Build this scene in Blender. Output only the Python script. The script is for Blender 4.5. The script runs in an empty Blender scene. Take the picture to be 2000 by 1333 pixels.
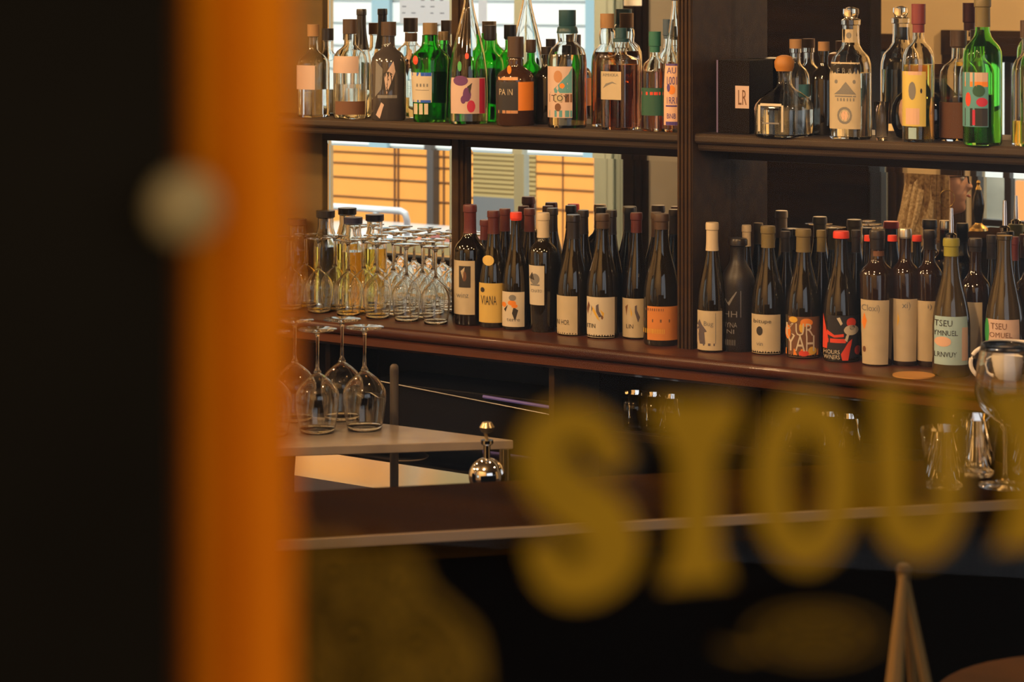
import bpy, bmesh, math, random
from mathutils import Vector, Matrix
from math import sin, cos, pi, radians, atan, tan, asin
random.seed(7)
# ------------------------------------------------------------------ camera, world, sun
F = 4722.0; Z0 = 5.9; TH = atan(.675); HC = 1.771; HY = -40.0; TM = .13
CT, ST = cos(TH), sin(TH)
sc = bpy.context.scene
COL = sc.collection
cd = bpy.data.cameras.new('camera'); cam = bpy.data.objects.new('camera', cd); COL.objects.link(cam)
cam.location = (Z0*ST, -Z0*CT, HC); cam.rotation_euler = (pi/2, 0, TH)
cd.sensor_width = 36; cd.lens = 36*F/2000; cd.shift_y = -(666.5-HY)/2000
cd.clip_start = .05; cd.clip_end = 200
cd.dof.use_dof = True; cd.dof.focus_distance = 5.75; cd.dof.aperture_fstop = 9.6
sc.camera = cam
vs = sc.view_settings
vs.view_transform = 'Standard'; vs.look = 'None'; vs.gamma = 1; vs.exposure = 0.0; vs.use_curve_mapping = False
w = bpy.data.worlds.new('sky'); sc.world = w; w.use_nodes = True
wb = w.node_tree.nodes['Background']; wb.inputs[0].default_value = (.92, .95, 1, 1); wb.inputs[1].default_value = 1.1
sd = bpy.data.lights.new('sun', 'SUN'); so = bpy.data.objects.new('sun', sd); COL.objects.link(so)
sd.energy = 5.2; sd.angle = radians(1); sd.color = (1, .93, .8)
so.rotation_euler = (radians(-38), radians(10), 0); so.location = (0, 0, 9)
cy = sc.cycles
cy.max_bounces = 32; cy.transmission_bounces = 32; cy.glossy_bounces = 8; cy.diffuse_bounces = 3; cy.transparent_max_bounces = 40
cy.caustics_reflective = False; cy.caustics_refractive = False; cy.sample_clamp_indirect = 6
cy.use_denoising = True

def lamp(x, y, z, e, col=(1, .62, .30), r=.04, kind='POINT'):  # warm fill inside the added pendants and ceiling lamps
    d = bpy.data.lights.new('fill_light', kind); o = bpy.data.objects.new('fill_light', d); COL.objects.link(o)
    d.energy = e; d.color = col; d.shadow_soft_size = r; o.location = (x, y, z); return o

# ------------------------------------------------------------------ coordinates
def mpx(px): return (px-1000)/F
def P(px, t):
    "x of the point of the plane y=t seen at picture column px, and its distance"
    m = mpx(px); s = (m*(Z0+t*CT)-t*ST)/(CT+m*ST)
    return s, Z0-s*ST+t*CT
def zp(py, Y): return HC-(py-HY)*Y/F
def VB(X, Y): return (X*CT-(Y-Z0)*ST, X*ST+(Y-Z0)*CT)
def onz(px, py, z):
    Y = (HC-z)*F/(py-HY); return VB(mpx(px)*Y, Y)
def atY(px, py, Y):
    a, b = VB(mpx(px)*Y, Y); return Vector((a, b, zp(py, Y)))
def RV(px, py, tv):
    "real point whose mirror image lies tv behind the bottle row"
    s, Y = P(px, tv); return Vector((s, 2*TM-tv, zp(py, Y)))

# ------------------------------------------------------------------ materials
MC = {}
def mat(name, col, rough=.5, metal=0, spec=.5, trans=0, ior=1.45, emit=0, noise=0, nscale=20, bump=0, col2=None, coat=0):
    if name in MC: return MC[name]
    m = bpy.data.materials.new(name); m.use_nodes = True; MC[name] = m
    nt = m.node_tree; b = nt.nodes['Principled BSDF']
    c4 = tuple(col)+(1,)
    b.inputs['Base Color'].default_value = c4; b.inputs['Roughness'].default_value = rough
    b.inputs['Metallic'].default_value = metal; b.inputs['Specular IOR Level'].default_value = spec
    b.inputs['Transmission Weight'].default_value = trans; b.inputs['IOR'].default_value = ior
    b.inputs['Coat Weight'].default_value = coat
    if emit:
        b.inputs['Emission Color'].default_value = c4; b.inputs['Emission Strength'].default_value = emit
    if noise or bump:
        tc = nt.nodes.new('ShaderNodeTexCoord'); nz = nt.nodes.new('ShaderNodeTexNoise')
        mp = nt.nodes.new('ShaderNodeMapping'); nt.links.new(tc.outputs['Object'], mp.inputs[0]); nt.links.new(mp.outputs[0], nz.inputs['Vector'])
        sx = (.12, 1, 1) if noise >= 1 else (1, 1, 1)
        mp.inputs['Scale'].default_value = sx
        nz.inputs['Scale'].default_value = nscale; nz.inputs['Detail'].default_value = 5
        r = nt.nodes.new('ShaderNodeValToRGB'); nt.links.new(nz.outputs['Fac'], r.inputs[0])
        c2 = col2 or tuple(c*.45 for c in col)
        r.color_ramp.elements[0].position = .3; r.color_ramp.elements[1].position = .7
        r.color_ramp.elements[0].color = tuple(c2)+(1,); r.color_ramp.elements[1].color = c4
        if noise: nt.links.new(r.outputs[0], b.inputs['Base Color'])
        if bump:
            bp = nt.nodes.new('ShaderNodeBump'); bp.inputs['Strength'].default_value = bump; bp.inputs['Distance'].default_value = .002
            nt.links.new(nz.outputs['Fac'], bp.inputs['Height']); nt.links.new(bp.outputs[0], b.inputs['Normal'])
    return m
def thin(name, tint=(1, 1, 1), refl=.08, edge=.6, rough=.02):
    if name in MC: return MC[name]
    m = bpy.data.materials.new(name); m.use_nodes = True; MC[name] = m; nt = m.node_tree
    for n in list(nt.nodes):
        if n.type == 'BSDF_PRINCIPLED': nt.nodes.remove(n)
    out = [n for n in nt.nodes if n.type == 'OUTPUT_MATERIAL'][0]
    t = nt.nodes.new('ShaderNodeBsdfTransparent'); t.inputs[0].default_value = tuple(tint)+(1,)
    g = nt.nodes.new('ShaderNodeBsdfGlossy'); g.inputs['Roughness'].default_value = rough
    lw = nt.nodes.new('ShaderNodeLayerWeight'); lw.inputs[0].default_value = .35
    mr = nt.nodes.new('ShaderNodeMapRange'); mr.inputs[3].default_value = refl; mr.inputs[4].default_value = edge
    mx = nt.nodes.new('ShaderNodeMixShader')
    nt.links.new(lw.outputs['Facing'], mr.inputs[0]); nt.links.new(mr.outputs[0], mx.inputs[0])
    nt.links.new(t.outputs[0], mx.inputs[1]); nt.links.new(g.outputs[0], mx.inputs[2]); nt.links.new(mx.outputs[0], out.inputs[0])
    return m
def pane_glass(name, k):
    m = thin(name, (1, 1, 1), k*.3, .15, 0.0)
    return m
wood = mat('dark_stained_wood', (.060, .033, .010), .45, spec=.12, noise=1, nscale=30, bump=.1, col2=(.035, .02, .009))
woodf = mat('shelf_wood', (.072, .050, .030), .45, spec=.25, noise=1, nscale=25, col2=(.05, .034, .02))
wooddk = mat('black_brown_wood', (.014, .008, .003), .5, spec=.08, noise=1, nscale=25)
redwood = mat('varnished_counter_wood', (.105, .034, .008), .3, spec=.3, noise=1, nscale=18, col2=(.045, .014, .006), coat=.12)
mirror = mat('mirror_silver', (.93, .94, .92), 0.0, 1)
steel = mat('polished_steel', (.75, .74, .72), .07, 1)
brushed = mat('brushed_steel', (.55, .54, .52), .22, 1, noise=.5, nscale=60, col2=(.42, .41, .4))
chrome = mat('chrome', (.85, .86, .88), .06, 1)
brass = mat('brass', (.75, .5, .16), .25, 1)
winegl = mat('dark_olive_glass', (.012, .0085, .0025), .035, spec=.9)
winebl = mat('near_black_glass', (.006, .004, .002), .035, spec=.9)
winebr = mat('brown_glass', (.022, .010, .003), .04, spec=.9)
glass = mat('clear_glass', (.97, .98, .96), .01, trans=1, ior=1.45)
gglass = mat('green_glass', (.12, .62, .08), .02, trans=1, ior=1.4)
lgglass = mat('pale_green_glass', (.35, .85, .25), .02, trans=1, ior=1.4)
stem_gl = mat('stemware_glass', (.98, .98, .96), 0, trans=1, ior=1.5)
ink = mat('label_ink', (.03, .025, .02), .6)

# ------------------------------------------------------------------ object helpers
def link(name, me, m=None, parent=None):
    o = bpy.data.objects.new(name, me); COL.objects.link(o)
    if m is not None and me is not None:
        if not len(me.materials): me.materials.append(m)
    if parent is not None: o.parent = parent
    return o
def setp(o, label=None, cat=None, group=None, kind=None):
    if label: o['label'] = label
    if cat: o['category'] = cat
    if group: o['group'] = group
    if kind: o['kind'] = kind
    return o
def empty(name, loc, label, cat, group=None, rz=0):
    o = bpy.data.objects.new(name, None); COL.objects.link(o); o.location = loc; o.rotation_euler = (0, 0, rz); o.empty_display_size = .05
    return setp(o, label, cat, group)
def fin(name, bm, m, parent=None, smooth=True, bevel=0):
    bmesh.ops.recalc_face_normals(bm, faces=bm.faces[:])
    me = bpy.data.meshes.new(name); bm.to_mesh(me); bm.free()
    if smooth:
        for p in me.polygons: p.use_smooth = True
        try: me.set_sharp_from_angle(angle=radians(38))
        except Exception: pass
    o = link(name, me, m, parent)
    if bevel:
        b = o.modifiers.new('bevel', 'BEVEL'); b.width = bevel; b.segments = 2; b.limit_method = 'ANGLE'
    return o
def box(bm, x0, x1, y0, y1, z0, z1, M=None):
    v = [bm.verts.new(M @ Vector(c) if M else c) for c in [(x0,y0,z0),(x1,y0,z0),(x1,y1,z0),(x0,y1,z0),(x0,y0,z1),(x1,y0,z1),(x1,y1,z1),(x0,y1,z1)]]
    for f in [(0,3,2,1),(4,5,6,7),(0,1,5,4),(1,2,6,5),(2,3,7,6),(3,0,4,7)]: bm.faces.new([v[i] for i in f])
def prism(bm, pts, z0, z1):
    a = [bm.verts.new((p[0], p[1], z0)) for p in pts]; b = [bm.verts.new((p[0], p[1], z1)) for p in pts]
    n = len(pts); bm.faces.new(a[::-1]); bm.faces.new(b)
    for i in range(n): bm.faces.new([a[i], a[(i+1) % n], b[(i+1) % n], b[i]])
def extrude_x(bm, prof, x0, x1):
    "closed profile of (y,z) points swept along x"
    a = [bm.verts.new((x0, p[0], p[1])) for p in prof]; b = [bm.verts.new((x1, p[0], p[1])) for p in prof]
    n = len(prof); bm.faces.new(a[::-1]); bm.faces.new(b)
    for i in range(n): bm.faces.new([a[i], a[(i+1) % n], b[(i+1) % n], b[i]])
def B(name, dims, m, parent=None, bevel=0.0, M=None):
    bm = bmesh.new(); box(bm, *dims, M=M); return fin(name, bm, m, parent, smooth=False, bevel=bevel)
def lathe(bm, prof, seg=28, c=(0, 0, 0), closed=False, M=None):
    "prof: (r, z, n) rings; closed joins the last ring to the first"
    rings = []
    for q in prof:
        r, z = q[0], q[1]; n = q[2] if len(q) > 2 else 2
        if r < 1e-6:
            rings.append([bm.verts.new(_m(M, (c[0], c[1], c[2]+z)))]); continue
        ring = []
        for k in range(seg):
            a = 2*pi*k/seg+.0001; ca, sa = cos(a), sin(a)
            rr = r if n == 2 else r/((abs(ca)**n+abs(sa)**n)**(1/n))
            ring.append(bm.verts.new(_m(M, (c[0]+rr*ca, c[1]+rr*sa, c[2]+z))))
        rings.append(ring)
    N = len(rings)
    for i in range(N if closed else N-1):
        a, b = rings[i], rings[(i+1) % N]
        if len(a) == 1 and len(b) == 1: continue
        for k in range(seg):
            k2 = (k+1) % seg
            if len(a) == 1: bm.faces.new([a[0], b[k], b[k2]])
            elif len(b) == 1: bm.faces.new([a[k2], a[k], b[0]])
            else: bm.faces.new([a[k], a[k2], b[k2], b[k]])
def _m(M, v): return M @ Vector(v) if M else v
def tube(bm, pts, rad, seg=8, cap=True):
    pts = [Vector(p) for p in pts]; rings = []
    n = len(pts)
    for i, p in enumerate(pts):
        d = (pts[min(i+1, n-1)]-pts[max(i-1, 0)]).normalized()
        up = Vector((0, 0, 1)) if abs(d.z) < .95 else Vector((1, 0, 0))
        a = d.cross(up).normalized(); b = d.cross(a)
        r = rad[i] if isinstance(rad, (list, tuple)) else rad
        rings.append([bm.verts.new(p+a*r*cos(2*pi*k/seg)+b*r*sin(2*pi*k/seg)) for k in range(seg)])
    for i in range(n-1):
        for k in range(seg): bm.faces.new([rings[i][k], rings[i][(k+1) % seg], rings[i+1][(k+1) % seg], rings[i+1][k]])
    if cap:
        bm.faces.new(rings[0][::-1]); bm.faces.new(rings[-1])
_txt = {}
def text_mesh(s):
    "flat glyph outlines scaled to the unit square"
    if s in _txt: return _txt[s]
    cu = bpy.data.curves.new('t', 'FONT'); cu.body = s; cu.size = 1; cu.resolution_u = 2
    o = bpy.data.objects.new('t', cu); COL.objects.link(o)
    dg = bpy.context.evaluated_depsgraph_get(); me = bpy.data.meshes.new_from_object(o.evaluated_get(dg))
    v = [(p.co.x, p.co.y) for p in me.vertices]; f = [tuple(p.vertices) for p in me.polygons]
    bpy.data.objects.remove(o); bpy.data.curves.remove(cu); bpy.data.meshes.remove(me)
    x0 = min(a for a, b in v); x1 = max(a for a, b in v); y0 = min(b for a, b in v); y1 = max(b for a, b in v)
    v = [((a-x0)/(x1-x0), (b-y0)/(y1-y0)) for a, b in v]
    _txt[s] = (v, f); return _txt[s]

# ------------------------------------------------------------------ the room
FW = -4.7                                     # inside face of the street wall
WT = FW-.22
XF0 = -5.6
# shop-front splay: the glass close to the camera
GX = .47; GS = -.39
def gY(px): return GX/(1+GS*mpx(px))
gd = Vector((1, -GS*1.0, 0)); gd = Vector((1, .39, 0)).normalized()      # along the glass, in view axes (X right, Y away)
ed = Vector((gd.x*CT-gd.y*ST, gd.x*ST+gd.y*CT, 0))                        # the same in room axes
nd = Vector((ed.y, -ed.x, 0))                                             # towards the street
G0 = Vector((*VB(0, GX), 0))
def gu(px): return mpx(px)*gY(px)/gd.x
def gz(px, py): return HC-(py-HY)*gY(px)/F
def GP(u, n, z): return G0+ed*u+nd*n+Vector((0, 0, z))
GM = Matrix(((ed.x, -nd.x, 0, G0.x), (ed.y, -nd.y, 0, G0.y), (0, 0, 1, 0), (0, 0, 0, 1)))   # local x along glass, y into the room
kx = (FW-G0.y)/ed.y; uL = kx                                               # where the splay meets the street wall
cornerL = G0+ed*uL
uR = 4.1; cornerR = G0+ed*uR
XR = cornerR.x

plaster = mat('cream_plaster', (.82, .64, .36), .8, noise=.4, nscale=6, col2=(.76, .59, .33))
greyp = mat('grey_plaster', (.30, .29, .26), .8, noise=.4, nscale=6, col2=(.26, .25, .22))
floorm = mat('dark_floorboards', (.05, .028, .014), .6, spec=.15, noise=1, nscale=8, col2=(.035, .02, .01))
ceilm = mat('ceiling_plaster', (.16, .12, .07), .9)
extpaint = mat('dark_brown_paint', (.010, .0062, .0028), .7, spec=.03, noise=.5, nscale=9, col2=(.006, .0036, .0015))
orange = mat('orange_paint', (.84, .19, .0005), .6, spec=.03, noise=.4, nscale=5, col2=(.52, .10, .001))
fpts = [(XF0, .4), (XF0, WT), (cornerL.x, WT), (cornerL.x+.05, FW+.02), (XR, cornerR.y), (XR, .4)]
def struct(o): return setp(o, kind='structure')
bm = bmesh.new(); prism(bm, fpts, -.12, 0); struct(fin('floor', bm, floorm, smooth=False))
bm = bmesh.new(); prism(bm, fpts, 3.1, 3.3); struct(fin('ceiling', bm, ceilm, smooth=False))
struct(B('wall_back', (XF0, XR, .2, .4, 0, 3.1), greyp))
struct(B('wall_left', (XF0-.2, XF0, WT, .4, 0, 3.1), plaster))
struct(B('wall_right', (XR, XR+.2, cornerR.y, .4, 0, 3.1), plaster))

# street wall with three windows, laid out along x
def fx(px): return RV(px, 0, 2*TM-FW)[0]
YW = lambda px: P(px, 2*TM-FW)[1]
w1a, w1b = fx(600), fx(1222)
w2a, w2b = fx(1330), fx(1640)
w3a, w3b = fx(1888), fx(2250)
w0a, w0b = fx(1705), fx(1738)
ZS, ZT = .38, 2.45
bm = bmesh.new()
cuts = [XF0, w1a, w1b, w2a, w2b, w0a, w0b, w3a, w3b, cornerL.x]
for i in range(0, len(cuts), 2):
    if i != 2: box(bm, cuts[i], cuts[i+1], WT, FW, 0, 3.1)
struct(B('wall_front', (w1b, w2a, WT, FW, 0, 3.1), greyp))
for a, b, zs, zt in ((w1a, w1b, ZS, ZT), (w2a, w2b, ZS, ZT), (w0a, w0b, ZS, 1.46), (w3a, w3b, .5, 1.44)):
    box(bm, a, b, WT, FW, 0, zs); box(bm, a, b, WT, FW, zt, 3.1)
struct(fin('wall_front', bm, plaster, smooth=False))
bluef = mat('pale_blue_frame_paint', (.50, .66, .70), .4)
darkf = mat('dark_window_frame', (.035, .028, .024), .4)
def window(i, a, b, zs, zt, mull, trans, m, wd=.05, mm=None):
    bm = bmesh.new()
    box(bm, a, a+wd, FW-.12, FW-.05, zs, zt); box(bm, b-wd, b, FW-.12, FW-.05, zs, zt)
    box(bm, a+wd, b-wd, FW-.12, FW-.05, zs, zs+wd); box(bm, a+wd, b-wd, FW-.12, FW-.05, zt-wd, zt)
    if i == 1: box(bm, b-.21, b-wd, FW-.12, FW-.05, zs+wd, zt-wd); box(bm, b-.12, b-.09, FW-.05, FW-.03, zs+wd, zt-wd)
    for x in mull: box(bm, x-(.03 if i == 1 else .016), x+(.03 if i == 1 else .016), FW-.11, FW-.06, zs+wd, zt-wd)
    for z in trans: box(bm, a+wd, b-wd, FW-.105, FW-.065, z-.015, z+.015)
    f = struct(fin('window_%d' % i, bm, m, smooth=False, bevel=.004))
    g = B('pane', (a+wd, b-wd, FW-.088, FW-.082, zs+wd, zt-wd), pane_glass('window_glass', .03), f)
    return f
def surround(i, a, b, zs, zt, wd=.11, m=None):
    bm = bmesh.new()
    for (k, e) in ((0, .02), (.03, .035), (.065, .05)):
        w_ = wd-k*.9
        box(bm, a-w_, a-k*.2, FW+.001, FW+e, zs-.05, zt+w_); box(bm, b+k*.2, b+w_, FW+.001, FW+e, zs-.05, zt+w_)
        box(bm, a-w_, b+w_, FW+.001, FW+e+.01, zt, zt+w_)
    box(bm, a-wd-.02, b+wd+.02, FW+.001, FW+.09, zs-.07, zs)
    return struct(fin('trim_%d' % i, bm, m or wood, smooth=False, bevel=.003))
window(1, w1a, w1b, ZS, ZT, [fx(1000)], [], bluef, .06)
window(2, w2a, w2b, ZS, ZT, [], [], bluef, .06)
window(3, w0a, w0b, ZS, 1.46, [], [], darkf, .012)
window(4, w3a, w3b, .5, 1.44, [fx(1957), fx(2080)], [zp(440, YW(1950))], darkf, .03)
surround(1, w1a, w1b, ZS, ZT, .13, wooddk); surround(3, w0a, w0b, ZS, 1.46, .07, wood); surround(4, w3a, w3b, .5, 1.44, .11, wood)

# splay wall beside and around the big pane
zg0, zg1 = .75, 2.7
u_l = gu(314); u_r = gu(558); u_w = gu(292)
bm = bmesh.new()
box(bm, uL, u_w, -.022, .10, 0, 3.1, M=GM); box(bm, u_w, u_l, .006, .10, 0, 3.1, M=GM)
box(bm, u_l, uR, -.04, .10, 0, zg0, M=GM); box(bm, u_l, uR, -.04, .10, zg1, 3.1, M=GM); box(bm, 2.3, uR, -.04, .1, zg0, zg1, M=GM)
struct(fin('wall_splay', bm, extpaint, smooth=False))
struct(B('window_5', (u_r-.004, 2.3, .004, .008, zg0, zg1), thin('shop_window_glass', (1, 1, 1), .001, .04, 0), M=GM))
# orange glazing post : a moulded section
post = empty('window_post', GP((u_l+u_r)/2, 0, 0), 'bright orange painted upright window post close in front, left of the lettered glass', 'post')
def gloc(o):  # children of things placed with world coordinates
    o.matrix_parent_inverse = o.parent.matrix_world.inverted() if False else Matrix.Translation(-o.parent.location)
    return o
bm = bmesh.new()
wd = u_r-u_l
sect = [(0, .02), (0, -.004), (.10, -.012), (.34, -.016), (.38, -.0135), (.44, -.0135), (.48, -.017), (.92, -.012), (1.0, -.006), (1.0, .02)]
a_ = [bm.verts.new(GM @ Vector((u_l+wd*p, q, zg0))) for p, q in sect]; b_ = [bm.verts.new(GM @ Vector((u_l+wd*p, q, zg1))) for p, q in sect]
bm.faces.new(a_); bm.faces.new(b_[::-1])
for i in range(len(sect)): bm.faces.new([a_[i], a_[(i+1) % len(sect)], b_[(i+1) % len(sect)], b_[i]])
gloc(fin('moulding', bm, orange, post, smooth=False))
c = Vector((gu(287), -.0222, gz(287, 378)))
knob = empty('knob', GM @ c, 'small round brass knob on the dark frame at the edge of the orange post', 'knob')
bm = bmesh.new()
Mk = Matrix.Rotation(math.atan2(ed.y, ed.x), 4, 'Z') @ Matrix.Rotation(pi/2, 4, 'X')
Mk = Mk @ Matrix.Scale(.78, 4); lathe(bm, [(0, 0), (.0045, 0), (.004, .003), (.0035, .005)], 20, M=Mk); fin('neck', bm, brass, knob)
bm = bmesh.new(); lathe(bm, [(.0035, .005), (.0075, .007), (.0082, .0095), (.0070, .0125), (.0035, .0145), (0, .015)], 24, M=Mk)
fin('head', bm, mat('tarnished_brass', (.30, .17, .05), .55, .2, spec=.2), knob)

# gold lettering on the glass
gold = mat('gold_leaf', (.31, .135, .001), .6, 0, spec=.1, noise=.4, nscale=60, col2=(.26, .115, .001))
sgn = empty('window_lettering', GP(gu(1400), 0, gz(1400, 950)), 'large rounded gold leaf capitals painted on the pane, out of focus in front', 'lettering')
def gv(bm, px, py, n=-.0006): return bm.verts.new(GM @ Vector((gu(px), n, gz(px, py))))
def strip(bm, A, Bp, loop=False, n=-.0006):
    a = [gv(bm, *p, n) for p in A]; b = [gv(bm, *p, n) for p in Bp]; k = len(A)
    for i in range(k if loop else k-1):
        j = (i+1) % k; bm.faces.new([a[i], a[j], b[j], b[i]])
def stroke(bm, pts, wid, n=-.0006, sub=8):
    "smooth stroke through pts in picture units with given widths"
    P_ = []; W_ = []
    m = len(pts)
    for i in range(m-1):
        p0 = pts[max(i-1, 0)]; p1 = pts[i]; p2 = pts[i+1]; p3 = pts[min(i+2, m-1)]
        for s in range(sub):
            t = s/sub
            P_.append(tuple(.5*((2*p1[q])+(-p0[q]+p2[q])*t+(2*p0[q]-5*p1[q]+4*p2[q]-p3[q])*t*t+(-p0[q]+3*p1[q]-3*p2[q]+p3[q])*t**3) for q in (0, 1)))
            W_.append(wid[i]*(1-t)+wid[i+1]*t)
    P_.append(pts[-1]); W_.append(wid[-1])
    A = []; Bp = []
    for i, p in enumerate(P_):
        q = P_[min(i+1, len(P_)-1)]; r = P_[max(i-1, 0)]
        dx, dy = q[0]-r[0], q[1]-r[1]; L = math.hypot(dx, dy) or 1
        A.append((p[0]-dy/L*W_[i]/2, p[1]+dx/L*W_[i]/2)); Bp.append((p[0]+dy/L*W_[i]/2, p[1]-dx/L*W_[i]/2))
    strip(bm, A, Bp, n=n)
def blob(bm, x, y, rx, ry, n=-.0006, k=24):
    bm.faces.new([gv(bm, x+rx*cos(2*pi*i/k), y+ry*sin(2*pi*i/k), n) for i in range(k)])
def letter(build):
    bm = bmesh.new(); build(bm); me = bpy.data.meshes.new('letter'); bm.to_mesh(me); bm.free()
    o = link('letter', me, gold, sgn); gloc(o)
    s = o.modifiers.new('leaf', 'SOLIDIFY'); s.thickness = .0003
    return o
def L_S(bm):
    stroke(bm, [(1185, 888), (1172, 845), (1120, 822), (1068, 850), (1060, 915), (1108, 968), (1170, 1012), (1197, 1075), (1160, 1125), (1100, 1135), (1062, 1098)], [54, 64, 72, 88, 104, 116, 116, 104, 92, 80, 68])
    blob(bm, 1192, 888, 36, 30); blob(bm, 1060, 1082, 36, 32, -.0009)
def L_T(x, y, h):
    def f(bm):
        A = [(x-86, y-46), (x-80, y+4), (x-60, y+36), (x-46, y+56), (x-42, y+90), (x-40, y+h*.74), (x-54, y+h*.88), (x-70, y+h)]
        Bp = [(x+86, y-52), (x+80, y-4), (x+60, y+30), (x+46, y+52), (x+42, y+86), (x+40, y+h*.73), (x+52, y+h*.86), (x+66, y+h-12)]
        strip(bm, A, Bp)
    return f
def L_O(bm):
    A = []; Bp = []
    for i in range(40):
        a = 2*pi*i/40; A.append((1570+104*cos(a), 938+176*sin(a))); Bp.append((1571+33*cos(a), 940+98*sin(a)))
    strip(bm, A, Bp, True)
def L_U(bm):
    A = [(1700, 752), (1702, 850), (1706, 980)]; Bp = [(1770, 748), (1771, 850), (1773, 970)]
    for i in range(1, 16):
        a = pi*i/16; A.append((1792-88*cos(a), 980+118*sin(a))); Bp.append((1797-23*cos(a), 972+40*sin(a)))
    A += [(1880, 980), (1884, 850), (1886, 740)]; Bp += [(1820, 970), (1820, 850), (1822, 743)]
    strip(bm, A, Bp)
letter(L_S); letter(L_T(1360, 828, 318)); letter(L_O); letter(L_U); letter(L_T(2008, 802, 272))
# fine scrollwork below the lettering
def spiral(bm, cx, cy, r0, turns, wid, a0=0, sgnm=1):
    pts = []
    for i in range(int(turns*14)+1):
        t = i/14; r = r0*(1-.8*t/turns); a = a0+sgnm*2*pi*t; pts.append((cx+r*cos(a), cy+r*sin(a)))
    stroke(bm, pts, [wid]*len(pts), sub=2)
scr = mat('worn_gold_leaf', (.155, .066, .001), .6, 0, spec=.1)
orn = empty('gold_scrollwork', GP(gu(750), 0, gz(750, 1200)), 'fine worn gold scroll ornament on the glass at the lower left, beside the orange post', 'ornament')
bm = bmesh.new()
for cx, cy_, r in ((650, 1110, 66), (770, 1130, 60), (690, 1240, 78), (810, 1250, 70), (880, 1310, 60), (620, 1320, 60), (760, 1345, 62)):
    spiral(bm, cx, cy_, r, 2.3, 13, random.random()*6, random.choice((-1, 1)))
stroke(bm, [(570, 1010), (600, 1080), (580, 1180), (610, 1260), (590, 1340)], [10, 16, 22, 16, 10])
stroke(bm, [(760, 1060), (840, 1160), (920, 1240), (940, 1345)], [8, 16, 20, 14])
me = bpy.data.meshes.new('scroll'); bm.to_mesh(me); bm.free(); o = link('scroll', me, scr, orn); gloc(o)
fl = empty('gold_flourish', GP(gu(1560), 0, gz(1560, 1240)), 'long faint gold flourish painted on the glass under the letter O', 'ornament')
bm = bmesh.new()
for k in range(3):
    rx, ry = 125-38*k, 48-15*k
    stroke(bm, [(1590+rx*cos(a*pi/8), 1240+ry*sin(a*pi/8)) for a in range(17)], [8]*17, sub=3)
stroke(bm, [(1400, 1262), (1450, 1275), (1500, 1262)], [6, 12, 6])
me = bpy.data.meshes.new('scroll'); bm.to_mesh(me); bm.free(); o = link('scroll', me, scr, fl); gloc(o)

# ------------------------------------------------------------------ back bar
ZC, ZSH = .92, HC-.355
XL, XRR = -2.1, 2.6
TF = -.045
bar = empty('back_bar', (.2, .1, 0), 'dark wooden back bar with tall mirrors and a fluted upright, behind all the bottles', 'back bar')
def bb(o): o.parent = bar; gloc(o); return o
pxx = lambda px, t=TM: P(px, t)[0]
a0, a1, b0, b1 = pxx(635), pxx(886), pxx(916), P(1335, TM)[0]
PF = -.055
pL, pR = P(1322, PF)[0], P(1351, PF)[0]
YM = lambda px: P(px, TM)[1]
zl0, zl1 = ZC+.0, zp(286, YM(900))            # lower mirror
zu0, zu1 = ZSH+.0, 2.15
bb(B('back_panel', (XL, XRR, TM+.006, TM+.03, .2, 2.35), wooddk))
bb(B('side_panel', (XL, a0, TM-.012, TM+.006, ZC, 2.2), mat('lit_olive_brown_panel', (.15, .095, .03), .6, spec=.15, noise=1, nscale=20, col2=(.11, .07, .02)), bevel=.004))  # lighter olive colour stands in for light on this wood panel
bm = bmesh.new()
for k, (e0, e1, d) in enumerate(((0, 1, .010), (.14, .86, .018), (.32, .68, .026))):
    box(bm, a1+(b0-a1)*e0, a1+(b0-a1)*e1, TM-d, TM+.006, ZC, 2.2)
bb(fin('divider', bm, wood, smooth=False, bevel=.002))
bm = bmesh.new(); box(bm, pL, pR, PF+.004, TM+.006, ZC, 2.2)
for k in range(4):
    x = pL+(pR-pL)*(k+.5)/4; box(bm, x-.0028, x+.0028, PF-.002, PF+.01, ZC, 2.2)
bb(fin('partition', bm, wood, smooth=False, bevel=.001))
xc1 = XRR-.1
bb(B('end_panel', (xc1, XRR, TF, TM+.006, ZC, 2.2), wood, bevel=.004))
for x0, x1, nm in ((a0, a1, 0), (b0, pL, 1), (pR, xc1, 2)):
    bb(B('shelf_rail', (x0, x1, TM-.014, TM+.006, zl1, ZSH-.012), wood, bevel=.003))
    bb(B('top_rail', (x0, x1, TM-.02, TM+.006, 2.15, 2.2), wood, bevel=.003))
def mirror_pane(x0, x1, z0, z1):
    bm = bmesh.new(); w_ = .013; d = .0004
    o_ = [bm.verts.new((x, TM+d, z)) for x, z in ((x0, z0), (x1, z0), (x1, z1), (x0, z1))]
    i_ = [bm.verts.new((x, TM, z)) for x, z in ((x0+w_, z0+w_), (x1-w_, z0+w_), (x1-w_, z1-w_), (x0+w_, z1-w_))]
    b_ = [bm.verts.new((x, TM+.005, z)) for x, z in ((x0, z0), (x1, z0), (x1, z1), (x0, z1))]
    bm.faces.new(i_)
    for k in range(4):
        bm.faces.new([o_[k], o_[(k+1) % 4], i_[(k+1) % 4], i_[k]]); bm.faces.new([b_[k], b_[(k+1) % 4], o_[(k+1) % 4], o_[k]])
    bm.faces.new(b_[::-1])
    o = fin('mirror', bm, mirror, smooth=False); bb(o); return o
for x0, x1 in ((a0, a1), (b0, pL), (pR, xc1)):
    mirror_pane(x0, x1, zl0, zl1); mirror_pane(x0, x1, zu0, zu1)
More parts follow.
